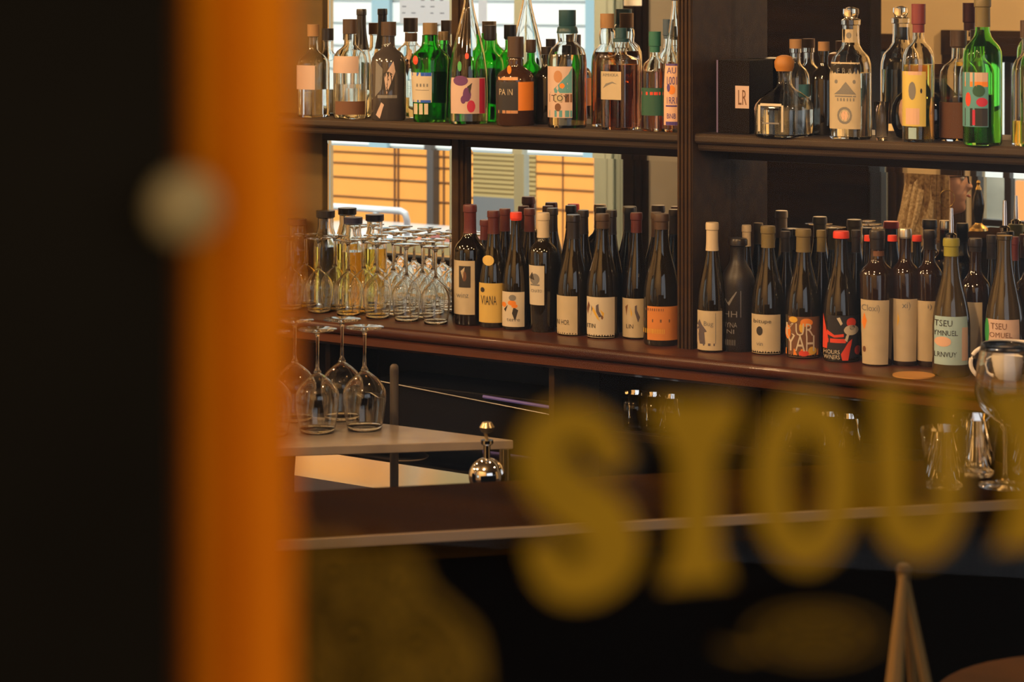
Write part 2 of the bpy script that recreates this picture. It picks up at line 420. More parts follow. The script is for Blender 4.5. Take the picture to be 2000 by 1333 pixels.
# shelves with a rounded nosing
def shelf(x0, x1, label):
    o = empty('shelf', ((x0+x1)/2, 0, ZSH), label, 'shelf')
    z = ZSH; y = TF
    prof = [(TM-.002, z), (y+.006, z), (y, z-.005), (y, z-.017), (y+.005, z-.022), (y+.014, z-.024), (y+.017, z-.034), (y+.022, z-.040), (TM-.016, z-.040), (TM-.016, z-.011), (TM-.002, z-.011)]
    bm = bmesh.new(); extrude_x(bm, prof, x0, x1); f = fin('board', bm, woodf, o, smooth=False, bevel=.0015); gloc(f)
shelf(XL, pL-.001, 'long dark wood bottle shelf left of the fluted upright'); shelf(pR+.001, xc1-.001, 'dark wood bottle shelf right of the fluted upright')
# counter
cf = -.165
ct = empty('back_counter', (.2, 0, .86), 'reddish varnished wooden counter with rounded edge carrying the wine bottles', 'counter')
prof = [(TM-.001, ZC)]
for k in range(9):
    a = pi/2+pi*k/8; prof.append((cf+.012+.012*cos(a)*1.0, ZC-.014+.014*sin(a)))
prof += [(cf+.022, ZC-.030), (cf+.012, ZC-.036), (cf+.012, ZC-.052), (cf+.024, ZC-.06), (TM-.001, ZC-.06)]
bm = bmesh.new(); extrude_x(bm, prof, XL, XRR); gloc(fin('worktop', bm, redwood, ct, bevel=0))
# cabinet below
zr = ZC-.06
cab = empty('under_counter_cabinet', (.3, 0, 0), 'dark open-fronted cabinet under the back counter', 'cabinet')
def cb(name, d, m=wooddk, bevel=.002): return gloc(B(name, d, m, cab, bevel))
cb('back', (XL, XRR, TM-.03, TM, .06, zr)); cb('plinth', (XL, XRR, -.03, TM-.03, 0, .06))
cb('bottom_shelf', (XL, XRR, -.1, TM-.03, .06, .085))
zts = zp(838, P(1260, -.03)[1])
xd = P(1077, -.1)[0]
cb('tumbler_shelf', (xd+.01, XRR, -.09, TM-.03, zts-.02, zts))
for px in (300, 640, 1077, 1480, 1900):
    x = P(px, -.1)[0]; cb('upright', (x-.008, x+.008, -.1, TM-.03, .085, zr), wood if px == 1077 else wooddk)
x0 = P(700, -.12)[0]
fr = empty('glass_froster', ((x0+xd)/2, -.05, .1), 'black bottle cooler with a violet reflection line under the counter', 'cooler')
gloc(B('body', (x0, xd-.014, -.085, TM-.035, .09, zr-.09), mat('black_steel', (.006, .005, .005), .5, spec=.1), fr, .004))
xa, Ya = P(932, -.12); xb, Yb = P(1068, -.12)
bm = bmesh.new(); tube(bm, [(xa, -.094, zp(778, Ya)), (xb, -.094, zp(800, Yb))], .004); gloc(fin('reflection_edge', bm, mat('violet_reflection_glow', (.10, .07, .22), .5, emit=.25), fr))  # purple reflection line given as a faintly glowing tube
bm = bmesh.new(); tube(bm, [(x0, -.094, zp(742, P(700, -.12)[1])), (xb, -.094, zp(790, Yb)-.03)], .0025); gloc(fin('trim_rail', bm, brushed, fr))

# ------------------------------------------------------------------ bottles
PROF = {
 'bord': [(.93,0,2),(1,.015,2),(1,.30,2),(1,.60,2),(.97,.635,2),(.86,.67,2),(.62,.705,2),(.46,.735,2),(.39,.77,2),(.37,.82,2),(.37,.935,2),(.42,.94,2),(.42,.985,2),(.38,1,2)],
 'bordt': [(.84,0,2),(.88,.015,2),(.94,.30,2),(1,.66,2),(.96,.69,2),(.80,.72,2),(.55,.75,2),(.43,.78,2),(.40,.83,2),(.40,.935,2),(.44,.94,2),(.44,.985,2),(.4,1,2)],
 'burg': [(.94,0,2),(1,.015,2),(1,.36,2),(.97,.43,2),(.89,.50,2),(.76,.575,2),(.61,.65,2),(.49,.72,2),(.42,.78,2),(.38,.84,2),(.37,.94,2),(.42,.945,2),(.42,.985,2),(.39,1,2)],
 'stone': [(.93,0,2),(1,.03,2),(1,.58,2),(.95,.65,2),(.80,.71,2),(.58,.76,2),(.45,.81,2),(.42,.90,2),(.44,.93,2),(.55,.94,2),(.55,.985,2),(.5,1,2)],
 'gin': [(.94,0,2),(1,.02,2),(1,.30,2),(1,.58,2),(.95,.63,2),(.78,.68,2),(.50,.715,2),(.37,.745,2),(.35,.80,2),(.35,.85,2),(.42,.855,2),(.42,1,2)],
 'ginsq': [(.94,0,5),(1,.02,5),(1,.58,5),(.95,.62,4),(.78,.66,3),(.48,.70,2),(.37,.73,2),(.35,.80,2),(.35,.86,2),(.42,.865,2),(.42,1,2)],
 'shaker': [(.84,0,2),(.86,.02,2),(.92,.30,2),(1,.62,2),(.96,.665,2),(.80,.70,2),(.58,.735,2),(.45,.77,2),(.41,.82,2),(.41,.875,2),(.36,.88,2),(.36,1,2)],
 'cone': [(.97,0,2),(1,.02,2),(1,.28,2),(.95,.42,2),(.80,.56,2),(.60,.69,2),(.42,.80,2),(.30,.88,2),(.24,.93,2),(.23,1,2)],
 'stout': [(.95,0,2),(1,.02,2),(1,.50,2),(.97,.55,2),(.85,.60,2),(.60,.635,2),(.42,.665,2),(.38,.70,2),(.40,.74,2),(.36,.76,2),(.40,.765,2),(.40,1,2)],
 'whisky': [(.95,0,2),(1,.015,2),(1,.56,2),(.96,.62,2),(.84,.67,2),(.60,.705,2),(.47,.73,2),(.50,.77,2),(.53,.81,2),(.49,.85,2),(.40,.865,2),(.42,.87,2),(.42,1,2)],
 'decanter': [(.97,0,6),(1,.02,6),(1,.66,6),(.96,.69,6),(.7,.715,3),(.40,.735,2),(.34,.76,2),(.40,.80,2),(.48,.805,2),(.48,.895,2),(.34,.90,2),(.34,1,2)],
 'squat': [(.94,0,4),(1,.03,4),(1,.34,4),(.95,.40,4),(.80,.47,4),(.58,.54,3),(.36,.60,2),(.28,.65,2),(.27,.72,2),(.30,.80,2),(.30,.81,2),(.36,.85,2),(.37,.92,2),(.27,.98,2),(.1,1,2)],
 'ornate': [(.96,0,3),(1,.015,3),(1,.50,3),(.97,.56,3),(.86,.62,3),(.62,.67,2),(.46,.71,2),(.43,.78,2),(.43,.86,2),(.50,.865,2),(.50,.90,2),(.30,.915,2),(.40,.95,2),(.38,.985,2),(.1,1,2)],
 'jar': [(.95,0,2),(1,.02,2),(1,.30,2),(1,.62,2),(.93,.70,2),(.74,.78,2),(.64,.83,2),(.64,.92,2),(.74,.93,2),(.74,1,2)],
 'moon': [(.70,0,2),(.80,.02,2),(.97,.18,2),(1,.30,2),(.95,.44,2),(.80,.56,2),(.52,.66,2),(.30,.73,2),(.22,.78,2),(.22,.84,2),(.26,.85,2),(.26,1,2)],
}
def paint(name, c, rough=.5, **k): return mat(name, c, rough, **k)
CAPS = {
 'red': paint('dark_red_foil', (.085, .017, .012), .35), 'bright': paint('bright_red_wax', (.75, .05, .02), .4), 'wine': paint('wine_red_foil', (.11, .02, .018), .35),
 'cream': paint('cream_foil', (.62, .5, .33), .4), 'dark': paint('black_foil', (.02, .015, .012), .3), 'brown': paint('brown_cap', (.065, .036, .018), .4),
 'silver': paint('silver_foil', (.6, .55, .45), .3, metal=.8), 'olive': paint('olive_foil', (.16, .12, .04), .45), 'cork': paint('cork', (.36, .2, .08), .7),
 'teal': paint('dark_teal_foil', (.02, .07, .085), .4), 'green': paint('green_foil', (.02, .14, .09), .45), 'gold': paint('gold_brown_cap', (.25, .17, .08), .35, metal=.3),
 'yellow': paint('yellow_green_foil', (.30, .28, .03), .4), 'orange': paint('orange_stopper', (.42, .17, .02), .5), 'blue': paint('blue_grey_foil', (.06, .10, .15), .4),
 'navy': paint('navy_cap', (.02, .02, .05), .35), 'maroon': paint('maroon_foil', (.20, .035, .035), .4),
}
LAB = {
 'cream': paint('cream_label', (.55, .45, .29), .65, noise=.4, nscale=40, col2=(.49, .40, .25)), 'yellow': paint('yellow_label', (.62, .42, .10), .65), 'white': paint('white_label', (.60, .52, .38), .65),
 'orange': paint('orange_label', (.62, .22, .04), .6), 'black': paint('black_label', (.02, .018, .018), .5), 'blue': paint('pale_blue_label', (.36, .52, .54), .6),
 'pink': paint('pale_pink_label', (.60, .43, .34), .6), 'teal': paint('teal_label', (.10, .30, .32), .5), 'copper': paint('copper_label', (.55, .27, .12), .4, metal=.4),
 'grey': paint('grey_print', (.20, .19, .17), .6), 'red': paint('red_label', (.70, .06, .02), .5), 'purple': paint('purple_print', (.12, .03, .14), .5), 'crimson': paint('crimson_print', (.5, .02, .06), .5),
 'green': paint('green_label', (.02, .09, .05), .5), 'gold': paint('gold_print', (.7, .42, .05), .4), 'robe': paint('grey_violet_print', (.10, .08, .09), .6), 'flame': paint('flame_orange_print', (.78, .24, .02), .5),
 'royal': paint('royal_blue_print', (.02, .10, .55), .5), 'brown': paint('brown_print', (.16, .07, .03), .6), 'yel': paint('pale_yellow_label', (.68, .52, .12), .5), 'lilac': paint('lilac_print', (.22, .17, .40), .5),
 'violet': paint('deep_violet_print', (.07, .04, .22), .5), 'ink': ink, 'peach': paint('peach_print', (.72, .45, .30), .6), 'green2': paint('leaf_green_print', (.05, .35, .08), .5),
}
LIQ = {
 'pale': mat('pale_spirit', (.96, .93, .72), .0, trans=1, ior=1.36), 'amber': mat('amber_spirit', (.78, .33, .05), .0, trans=1, ior=1.36), 'brown': mat('red_brown_spirit', (.42, .13, .06), .0, trans=1, ior=1.36),
 'clear': mat('clear_spirit', (.97, .97, .93), .0, trans=1, ior=1.34), 'gold': mat('golden_spirit', (.92, .72, .12), .0, trans=1, ior=1.36), 'rust': mat('rust_spirit', (.5, .16, .03), .0, trans=1, ior=1.36),
}
def bottle(name, px, wpx, top, surf, t, prof, gl, cap, capf, labels=(), art=(), liquid=None, label='', cat='bottle', group=None, sq=None, pourer=None):
    zs = {'S': ZSH, 'C': ZC}[surf]
    x, Y = P(px, t); H = zp(top, Y)-zs
    pr = PROF[prof]; nmax = max(q[2] for q in pr)
    R = wpx/2*Y/F
    gam = math.atan2(cam.location.x-x, t-cam.location.y)     # direction of the street window seen from the bottle
    if nmax > 2.5: R /= {3: 1.12, 4: 1.2, 5: 1.26, 6: 1.3}[nmax]
    R = min(R, (TM-t)/1.02)
    o = empty(name, (x, t, zs+.0005), label, cat, group)
    def rad(z, off=0):
        f = z/H
        for i in range(len(pr)-1):
            if pr[i][1] <= f <= pr[i+1][1]:
                k = (f-pr[i][1])/((pr[i+1][1]-pr[i][1]) or 1)
                return (pr[i][0]*(1-k)+pr[i+1][0]*k)*R+off, pr[i][2]*(1-k)+pr[i+1][2]*k
        return pr[-1][0]*R+off, 2
    def surfp(al, z, off):
        r, n = rad(z, off); s_, c_ = sin(al), cos(al)
        rr = r if n <= 2.01 else r/((abs(c_)**n+abs(s_)**n)**(1/n))
        return Vector((rr*s_, -rr*c_, z))
    AL = [gam-1.5+3.0*i/160 for i in range(161)]
    def alpha(dx, z):
        best = min(AL, key=lambda a: abs((lambda v: v.x*cos(gam)+v.y*sin(gam))(surfp(a, z, 0))-dx)); return best
    def pixal(ppx, ppy):
        z = zp(ppy, Y-R*.8)-zs; z = min(max(z, .002), H)
        return alpha((ppx-px)*Y/F, z), z
    # body
    zc = H*capf
    rings = [(q[0]*R, q[1]*H, q[2]) for q in pr if q[1] < capf]
    rc, nc = rad(zc); rings.append((rc, zc, nc))
    bm = bmesh.new()
    clear = gl in (glass, gglass, lgglass)
    if clear:
        th = .0022
        inner = [(max(q[0]-th, .002), max(q[1], .006), q[2]) for q in rings[::-1]]
        lathe(bm, [(0, 0)]+rings+[(inner[0][0], zc, nc)]+inner[1:]+[(0, .006)], 36)
    else:
        lathe(bm, [(0, 0)]+rings+[(0, zc)], 36)
    fin('body', bm, gl, o)
    if cap:
        cr = [(q[0]*R+.0009, q[1]*H, q[2]) for q in pr if q[1] > capf]
        bm = bmesh.new(); lathe(bm, [(0, zc+.0004), (rc+.0009, zc+.0004, nc)]+cr+[(0, H)], 24); fin('cap' if prof not in ('squat', 'ornate', 'decanter') else 'stopper', bm, CAPS[cap] if isinstance(cap, str) else cap, o)
    if liquid:
        lf, lm = liquid; zl = H*lf; q_ = [(max(q[0]*R-.0027, .002), max(q[1]*H, .0068), q[2]) for q in pr if .005 < q[1] < lf]
        rl, nl = rad(zl); bm = bmesh.new(); lathe(bm, [(0, .0068)]+q_+[(rl-.0027, zl, nl), (0, zl)], 36); fin('liquid', bm, LIQ[lm], o)
    def patch(x0, x1, y0, y1, off, m, nm, span=None):
        am, z1 = pixal(x1, (y0+y1)/2)
        a1_ = am; z1 = min(zp(y0, Y-R*.6)-zs, H); z0 = max(zp(y1, Y-R*.6)-zs, .003)
        a0_ = pixal(x0, (y0+y1)/2)[0] if x0 is not None else a1_-radians(span or 118)
        bm = bmesh.new(); N = 16; K = 5; g = []
        for j in range(K+1): g.append([bm.verts.new(surfp(a0_+(a1_-a0_)*i/N, z0+(z1-z0)*j/K, off)) for i in range(N+1)])
        for j in range(K):
            for i in range(N): bm.faces.new([g[j][i], g[j][i+1], g[j+1][i+1], g[j+1][i]])
        ob = fin(nm, bm, m, o)
        return ob
    for l in labels:
        patch(l[0], l[1], l[2], l[3], l[5] if len(l) > 5 else .0005, LAB[l[4]], 'label')
    byc = {}
    for k in art: byc.setdefault((k[0] == 'T', k[1]), []).append(k)
    for (ist, c_), ks in byc.items():
        bm = bmesh.new()
        for k in ks:
            if k[0] == 'R': pts = [(k[2], k[4]), (k[3], k[4]), (k[3], k[5]), (k[2], k[5])]
            elif k[0] == 'E': pts = [(k[2]+k[4]*cos(2*pi*i/14), k[3]+k[5]*sin(2*pi*i/14)) for i in range(14)]
            elif k[0] == 'P': pts = k[2]
            if k[0] == 'T':
                v, f = text_mesh(k[2]); x0, x1, y0, y1 = k[3:7]
                vs_ = [bm.verts.new(surfp(*pixal(x0+(x1-x0)*a, y1-(y1-y0)*b), .0012)) for a, b in v]
                for q in f:
                    try: bm.faces.new([vs_[i] for i in q])
                    except ValueError: pass
            else:
                b2 = bmesh.new(); f = b2.faces.new([b2.verts.new((p[0], p[1], 0)) for p in pts])
                bmesh.ops.triangulate(b2, faces=[f]); bmesh.ops.subdivide_edges(b2, edges=b2.edges[:], cuts=3, use_grid_fill=True)
                mp = {}
                for v in b2.verts: mp[v] = bm.verts.new(surfp(*pixal(v.co.x, v.co.y), .0009))
                for q in b2.faces: bm.faces.new([mp[v] for v in q.verts])
                b2.free()
        fin('lettering' if ist else 'print', bm, LAB[c_], o, smooth=False)
    if pourer:
        bm = bmesh.new(); lathe(bm, [(0, H+.0002), (.011, H+.0002), (.0115, H+.008), (.005, H+.012), (.0045, H+.04), (.0035, H+.065), (0, H+.065)], 16)
        fin('pourer', bm, chrome, o)
    return o

G1 = 'spirit bottles on the left shelf'; G2 = 'spirit bottles on the right shelf'; G3 = 'wine bottles on the left counter'; G4 = 'wine bottles on the right counter'
TB = .085
def T(c, s, x0, x1, y0, y1): return ('T', c, s, x0, x1, y0, y1)
def R_(c, x0, x1, y0, y1): return ('R', c, x0, x1, y0, y1)
def E(c, x, y, rx, ry): return ('E', c, x, y, rx, ry)
def Pg(c, *pts): return ('P', c, list(pts))
S = 'S'; C_ = 'C'
# --- left shelf, front row
bottle('gin_bottle', 612, 66, 48, S, 0, 'ginsq', glass, 'cork', .87, [(None, 615, 128, 175, 'pink')], liquid=(.3, 'clear'), label='square clear spirit bottle with pale label, leftmost on the upper shelf beside the orange post', group=G1)
bottle('gin_bottle', 684, 66, 38, S, 0, 'gin', glass, 'brown', .85, [(None, 700, 110, 143, 'pink'), (None, 712, 198, 224, 'brown')], liquid=(.35, 'clear'), label='clear bottle with brown cap and a small pale pink label on the left shelf', group=G1)
bottle('gin_bottle', 759, 68, 43, S, 0, 'gin', mat('smoked_glass', (.06, .05, .045), .12, spec=.9), 'brown', .86, (), [Pg('grey', (735,120),(748,135),(745,175),(733,190)), Pg('pink', (750,150),(768,120),(772,140),(755,185)), R_('grey', 738, 775, 186, 192), E('ink', 757, 160, 14, 20), Pg('pink', (735,225),(745,200),(750,205),(742,232))], label='smoky black patterned bottle with round shoulders left of the green gin bottle', group=G1)
bottle('gin_bottle', 840, 76, 45, S, 0, 'shaker', gglass, 'gold', .88, [(None, 843, 142, 200, 'white')], [R_('royal', 806, 843, 142, 149), R_('royal', 808, 841, 196, 201), R_('white', 809, 816, 203, 224), R_('white', 819, 826, 203, 224), R_('white', 829, 836, 203, 224), T('grey', 'IIII', 814, 836, 164, 170), R_('grey', 812, 838, 176, 177), E('red', 812, 118, 5, 9)], label='green gin bottle with cream label edged in royal blue and gold brown cap', group=G1)
bottle('gin_bottle', 915, 78, -12, S, 0, 'cone', glass, 'brown', .99, [(None, 948, 152, 222, 'pink')], [E('purple', 900, 158, 14, 10), E('purple', 912, 185, 8, 14), R_('crimson', 936, 946, 154, 222), E('crimson', 920, 208, 8, 12), Pg('ink', (912,170),(922,162),(918,185)), E('purple', 905, 195, 5, 8), E('green2', 898, 130, 4, 10), E('red', 912, 110, 4, 6)], liquid=(.12, 'clear'), label='tall clear conical bottle with purple and crimson flower label', group=G1)
bottle('rum_bottle', 1007, 76, 72, S, 0, 'stout', mat('dark_brown_spirit_glass', (.05, .022, .01), .08, spec=.9), 'brown', .765, [(None, 1012, 150, 222, 'black'), (1012, 1042, 160, 216, 'flame')], [R_('copper', 974, 1011, 151, 157), R_('copper', 974, 1011, 216, 222), T('cream', 'PA IN', 976, 1001, 174, 186), ('E', 'flame', 995, 137, 4, 8)], label='squat dark bottle with a black and copper label and orange side panel', group=G1)
bottle('whisky_bottle', 1108, 76, 20, S, 0, 'whisky', glass, 'teal', .80, [(None, 1118, 130, 230, 'pink')], [Pg('teal', (1075,182),(1110,145),(1117,132),(1117,182)), R_('brown', 1074, 1117, 184, 200), E('cream', 1092, 192, 10, 8), T('ink', 'TOY', 1078, 1110, 186, 198), R_('teal', 1074, 1117, 216, 229), E('flame', 1098, 168, 5, 5), E('copper', 1090, 150, 8, 12), E('brown', 1090, 210, 6, 8)], liquid=(.62, 'pale'), label='clear bottle of pale spirit with dark teal cap and teal and copper label', group=G1)
bottle('whisky_bottle', 1213, 82, 55, S, 0, 'decanter', glass, 'teal', .86, [(None, 1213, 140, 195, 'cream')], [T('grey', 'AMIKKA', 1178, 1208, 144, 150), Pg('grey', (1178,174),(1184,164),(1196,160),(1206,165),(1196,163),(1186,168))], liquid=(.64, 'brown'), label='square decanter of red brown whisky with a cream label and dark teal stopper', group=G1)
bottle('whisky_bottle', 1279, 54, 62, S, 0, 'gin', glass, 'green', .79, [(None, 1298, 172, 226, 'green')], [R_('red', 1254, 1290, 180, 186)], liquid=(.60, 'rust'), label='rust coloured whisky bottle with tall green cap and dark green label', group=G1)
bottle('gin_bottle', 1318, 50, -6, S, -.004, 'cone', glass, 'violet' if False else 'navy', .97, [(None, 1340, 125, 245, 'peach')], [T('violet', 'AU', 1303, 1320, 132, 144), T('violet', '1001', 1303, 1322, 150, 166), T('violet', '1RR1', 1303, 1322, 190, 203), R_('violet', 1301, 1322, 206, 209), T('violet', 'BNB', 1303, 1320, 222, 232), R_('violet', 1301, 1324, 238, 245), E('flame', 1312, 176, 7, 9), R_('violet', 1301, 1324, 125, 129), E('violet', 1306, 172, 3, 8)], label='clear tapered bottle with violet printed label half hidden by the fluted upright', group=G1)
# --- left shelf, back row
bottle('gin_bottle', 640, 52, 56, S, TB, 'gin', glass, 'dark', .86, label='clear bottle with black cap behind the leftmost square bottle', group=G1, liquid=(.3, 'clear'))
bottle('gin_bottle', 706, 44, 18, S, TB, 'burg', glass, 'dark', .62, label='clear bottle with a long thin black neck behind the pale pink label', group=G1)
bottle('gin_bottle', 803, 54, 65, S, TB, 'gin', glass, 'brown', .90, (), [Pg('peach', (790,130),(800,95),(805,100),(796,150))], label='clear bottle with wide flat brown stopper behind the smoky and green bottles', group=G1, liquid=(.25, 'clear'))
bottle('gin_bottle', 866, 46, 62, S, TB, 'gin', lgglass, 'gold', .90, [(None, 880, 140, 200, 'grey')], label='pale green bottle behind the green gin bottle, its round shoulder showing', group=G1)
bottle('gin_bottle', 957, 56, 50, S, TB, 'gin', lgglass, 'dark', .84, [(None, 950, 150, 215, 'green')], label='bright pale green bottle with black cap behind the conical flower bottle', group=G1)
bottle('gin_bottle', 1037, 44, 78, S, TB, 'gin', gglass, 'brown', .84, [(None, 1050, 170, 225, 'cream')], label='bright green bottle with brown cap behind the squat black label bottle', group=G1)
bottle('rum_bottle', 1068, 50, 92, S, TB, 'gin', winegl, 'dark', .9, label='dark olive bottle half hidden left of the teal capped bottle', group=G1)
bottle('whisky_bottle', 1186, 62, 27, S, TB, 'whisky', glass, 'cork', .87, liquid=(.66, 'amber'), label='clear amber whisky bottle with brown cork behind the square decanter', group=G1)
bottle('whisky_bottle', 1304, 42, 38, S, TB, 'gin', glass, 'blue', .82, liquid=(.55, 'rust'), label='bottle with blue grey cap behind the green capped whisky', group=G1)
# --- right shelf
bottle('tequila_bottle', 1532, 122, 108, S, 0, 'squat', glass, 'orange', .80, (), [R_('white', 1482, 1486, 206, 258), R_('white', 1526, 1530, 206, 258), R_('white', 1486, 1526, 203, 208), R_('grey', 1490, 1522, 240, 243)], liquid=(.33, 'clear'), label='squat clear tequila bottle with orange ball stopper and silver framed panel', group=G2)
bottle('tequila_bottle', 1554, 54, 77, S, TB+.012, 'gin', glass, 'cork', .90, [(1560, 1586, 165, 190, 'teal')], label='clear bottle with cork top and blue sticker behind the squat tequila', group=G2)
bottle('tequila_bottle', 1609, 50, 82, S, TB, 'gin', winegl, 'cork', .9, label='dark bottle with cork top between the squat and the ornate tequila bottles', group=G2)
bottle('tequila_bottle', 1662, 84, 14, S, 0, 'ornate', glass, glass, .90, [(None, 1680, 122, 252, 'cream')], [T('grey', 'F R A I', 1636, 1670, 134, 144), E('grey', 1634, 160, 3, 4), E('grey', 1668, 160, 3, 4), T('grey', 'IIIIII', 1636, 1668, 192, 198), Pg('grey', (1630,185),(1640,176),(1652,160),(1664,176),(1672,185)), R_('grey', 1632, 1671, 187, 190), R_('grey', 1636, 1668, 180, 183), E('grey', 1650, 226, 14, 17), E('cream', 1650, 226, 10, 12), E('peach', 1650, 226, 7, 9), R_('cream', 1646, 1672, 58, 84), E('grey', 1658, 70, 5, 6)], liquid=(.5, 'clear'), label='tall ornate clear tequila bottle with arched cream label and glass stopper', group=G2)
mo = bottle('liqueur_bottle', 1786, 116, 128, S, .06, 'moon', winebl, 'orange', .80, (), [E('peach', 1752, 225, 15, 32), T('brown', 'IIIII', 1743, 1762, 216, 222)], label='round black flask with an oval cream label, behind the yellow label bottle', group=G2)
mo.scale.y = .45; mo.location.y = .082
bottle('liqueur_bottle', 1794, 62, 8, S, -.008, 'gin', glass, 'maroon', .79, [(None, 1808, 140, 247, 'yel')], [E('grey', 1782, 178, 7, 18), R_('peach', 1770, 1796, 212, 244), E('ink', 1799, 178, 2, 5), R_('peach', 1768, 1800, 140, 147), R_('blue', 1775, 1790, 250, 272)], liquid=(.56, 'gold'), label='clear bottle with yellow label and tall maroon cap on the right shelf', group=G2)
bottle('tequila_bottle', 1872, 74, 60, S, TB-.01, 'gin', glass, 'brown', .84, [(None, 1890, 200, 270, 'brown')], liquid=(.40, 'brown'), label='clear round shouldered bottle of dark liquid left of the tall green bottle', group=G2)
bottle('wine_bottle', 1919, 76, -4, S, -.02, 'bord', lgglass, 'olive', .80, [(None, 1930, 142, 248, 'teal')], [R_('pink', 1886, 1929, 142, 160), R_('flame', 1886, 1929, 160, 170), E('green', 1912, 178, 12, 12), E('crimson', 1918, 200, 11, 9), R_('black', 1886, 1929, 212, 247), E('red', 1892, 195, 5, 14), R_('crimson', 1900, 1905, 215, 245)], label='tall light green bottle with colourful pink, orange and dark label', group=G2)
bottle('tequila_bottle', 2006, 60, 40, S, 0, 'gin', glass, 'brown', .86, [(2000, 2020, 150, 240, 'white')], liquid=(.2, 'gold'), label='clear bottle cut off by the right edge of the photo, on the shelf', group=G2)
bx = empty('gift_box', (P(1462, .06)[0], .06, ZSH+.0005), 'dark box with a violet front edge and small white sticker, left end of right shelf', 'box')
x0, x1 = P(1462, .06)[0]-.05, P(1462, .06)[0]+.035; hb = zp(118, P(1440, 0)[1])-ZSH
gloc(B('carton', (x0, x1, .0, .115, ZSH+.001, ZSH+hb), mat('black_card', (.009, .006, .004), .6, spec=.1), bx, .001))
gloc(B('edge_strip', (x0-.0006, x0+.003, -.0012, .0, ZSH+.002, ZSH+hb), mat('violet_card', (.16, .12, .24), .5), bx))
ys = P(1456, 0)[1]; xs0 = P(1436, -.001)[0]; xs1 = P(1480, -.001)[0]
gloc(B('sticker', (xs0, min(xs1, x1-.001), -.0012, .0, zp(212, ys), zp(168, ys)), LAB['pink'], bx))
v, f = text_mesh('LR'); bm = bmesh.new()
vv = [bm.verts.new((xs0+.008+a*.022, -.0018, zp(205, ys)+b*.034)) for a, b in v]
for q in f: bm.faces.new([vv[i] for i in q])
gloc(fin('lettering', bm, LAB['brown'], bx, smooth=False))

# --- wine, left of the upright
bottle('wine_bottle', 918, 62, 400, C_, 0, 'bord', winebl, 'wine', .76, [(None, 927, 509, 614, 'cream')], [R_('ink', 897, 919, 520, 562), E('brown', 907, 540, 4, 10), T('grey', 'winz', 892, 915, 572, 582), Pg('cream', (900,530),(908,522),(904,545))], label='black wine bottle with wine red foil and a dark square picture on cream label', group=G3)
bottle('wine_bottle', 964, 57, 412, C_, 0, 'burg', winegl, 'red', .80, [(None, 982, 553, 630, 'yellow')], [E('ink', 943, 567, 4, 5), T('ink', 'VIANA', 940, 970, 578, 596), E('yellow', 954, 510, 11, 10)], label='sloped wine bottle with yellow label and a yellow oval on its shoulder', group=G3)
bottle('wine_bottle', 1008, 54, 415, C_, 0, 'burg', winegl, 'bright', .93, [(None, 1024, 570, 638, 'white')], [E('grey', 1001, 582, 7, 6), E('flame', 1000, 592, 8, 5), E('flame', 1005, 598, 6, 4), E('flame', 985, 596, 4, 5), Pg('ink', (1000,612),(1003,600),(1005,620),(1012,606),(1006,628)), Pg('ink', (985,605),(992,596),(988,610)), T('grey', 'terre', 990, 1015, 622, 628)], label='wine bottle with bright red capsule rim and white label of a red sketch', group=G3)
bottle('wine_bottle', 1061, 56, 416, C_, 0, 'bordt', winegl, 'cream', .79, [(None, 1063, 519, 596, 'white')], [E('grey', 1045, 546, 9, 11), Pg('ink', (1034,545),(1040,532),(1044,548)), R_('grey', 1037, 1054, 556, 559), T('grey', 'CHATO', 1038, 1058, 566, 572)], label='straight shouldered bottle with cream capsule and small high white label', group=G3)
bottle('wine_bottle', 1120, 64, 420, C_, 0, 'burg', winegl, 'dark', .80, [(None, 1128, 578, 653, 'cream')], [T('ink', 'N HOR', 1089, 1112, 625, 635)], label='wine bottle with dark capsule and nearly blank cream label with one low line', group=G3)
bottle('wine_bottle', 1177, 64, 418, C_, 0, 'burg', winegl, 'brown', .88, [(None, 1200, 580, 661, 'white')], [Pg('brown', (1150,590),(1153,598),(1149,615),(1147,605)), Pg('robe', (1155,596),(1158,604),(1153,620),(1156,610)), Pg('gold', (1158,598),(1164,610),(1172,628),(1166,622),(1158,608)), Pg('robe', (1164,597),(1169,594),(1170,608),(1176,618),(1170,620),(1164,608)), Pg('olive' if False else 'gold', (1172,604),(1180,612),(1178,622)), E('brown', 1176, 620, 2, 4), T('ink', 'ITIN', 1148, 1163, 633, 641)], label='wine bottle with wide white label of coloured leaf shapes, dark neck', group=G3)
bottle('wine_bottle', 1243, 54, 416, C_, .035, 'burg', winebl, 'red', .84, [(None, 1256, 583, 659, 'cream')], [Pg('olive' if False else 'brown', (1222,600),(1227,595),(1224,618)), Pg('gold', (1230,598),(1235,612),(1233,620)), Pg('robe', (1240,598),(1244,596),(1244,606),(1250,620),(1246,630),(1240,610)), T('ink', 'LIN', 1224, 1237, 634, 642)], label='second bottle with the leaf shape label, set back with dark red neck', group=G3)
bottle('wine_bottle', 1292, 70, 418, C_, -.02, 'burg', winegl, 'brown', .88, [(None, 1324, 598, 664, 'orange')], [R_('brown', 1258, 1324, 624, 630), T('gold', 'IIIIIIIIIIIII', 1258, 1298, 643, 652), T('brown', 'IIIIIIIII', 1262, 1296, 603, 608)], label='wine bottle with orange label banded brown beside the fluted upright', group=G3)
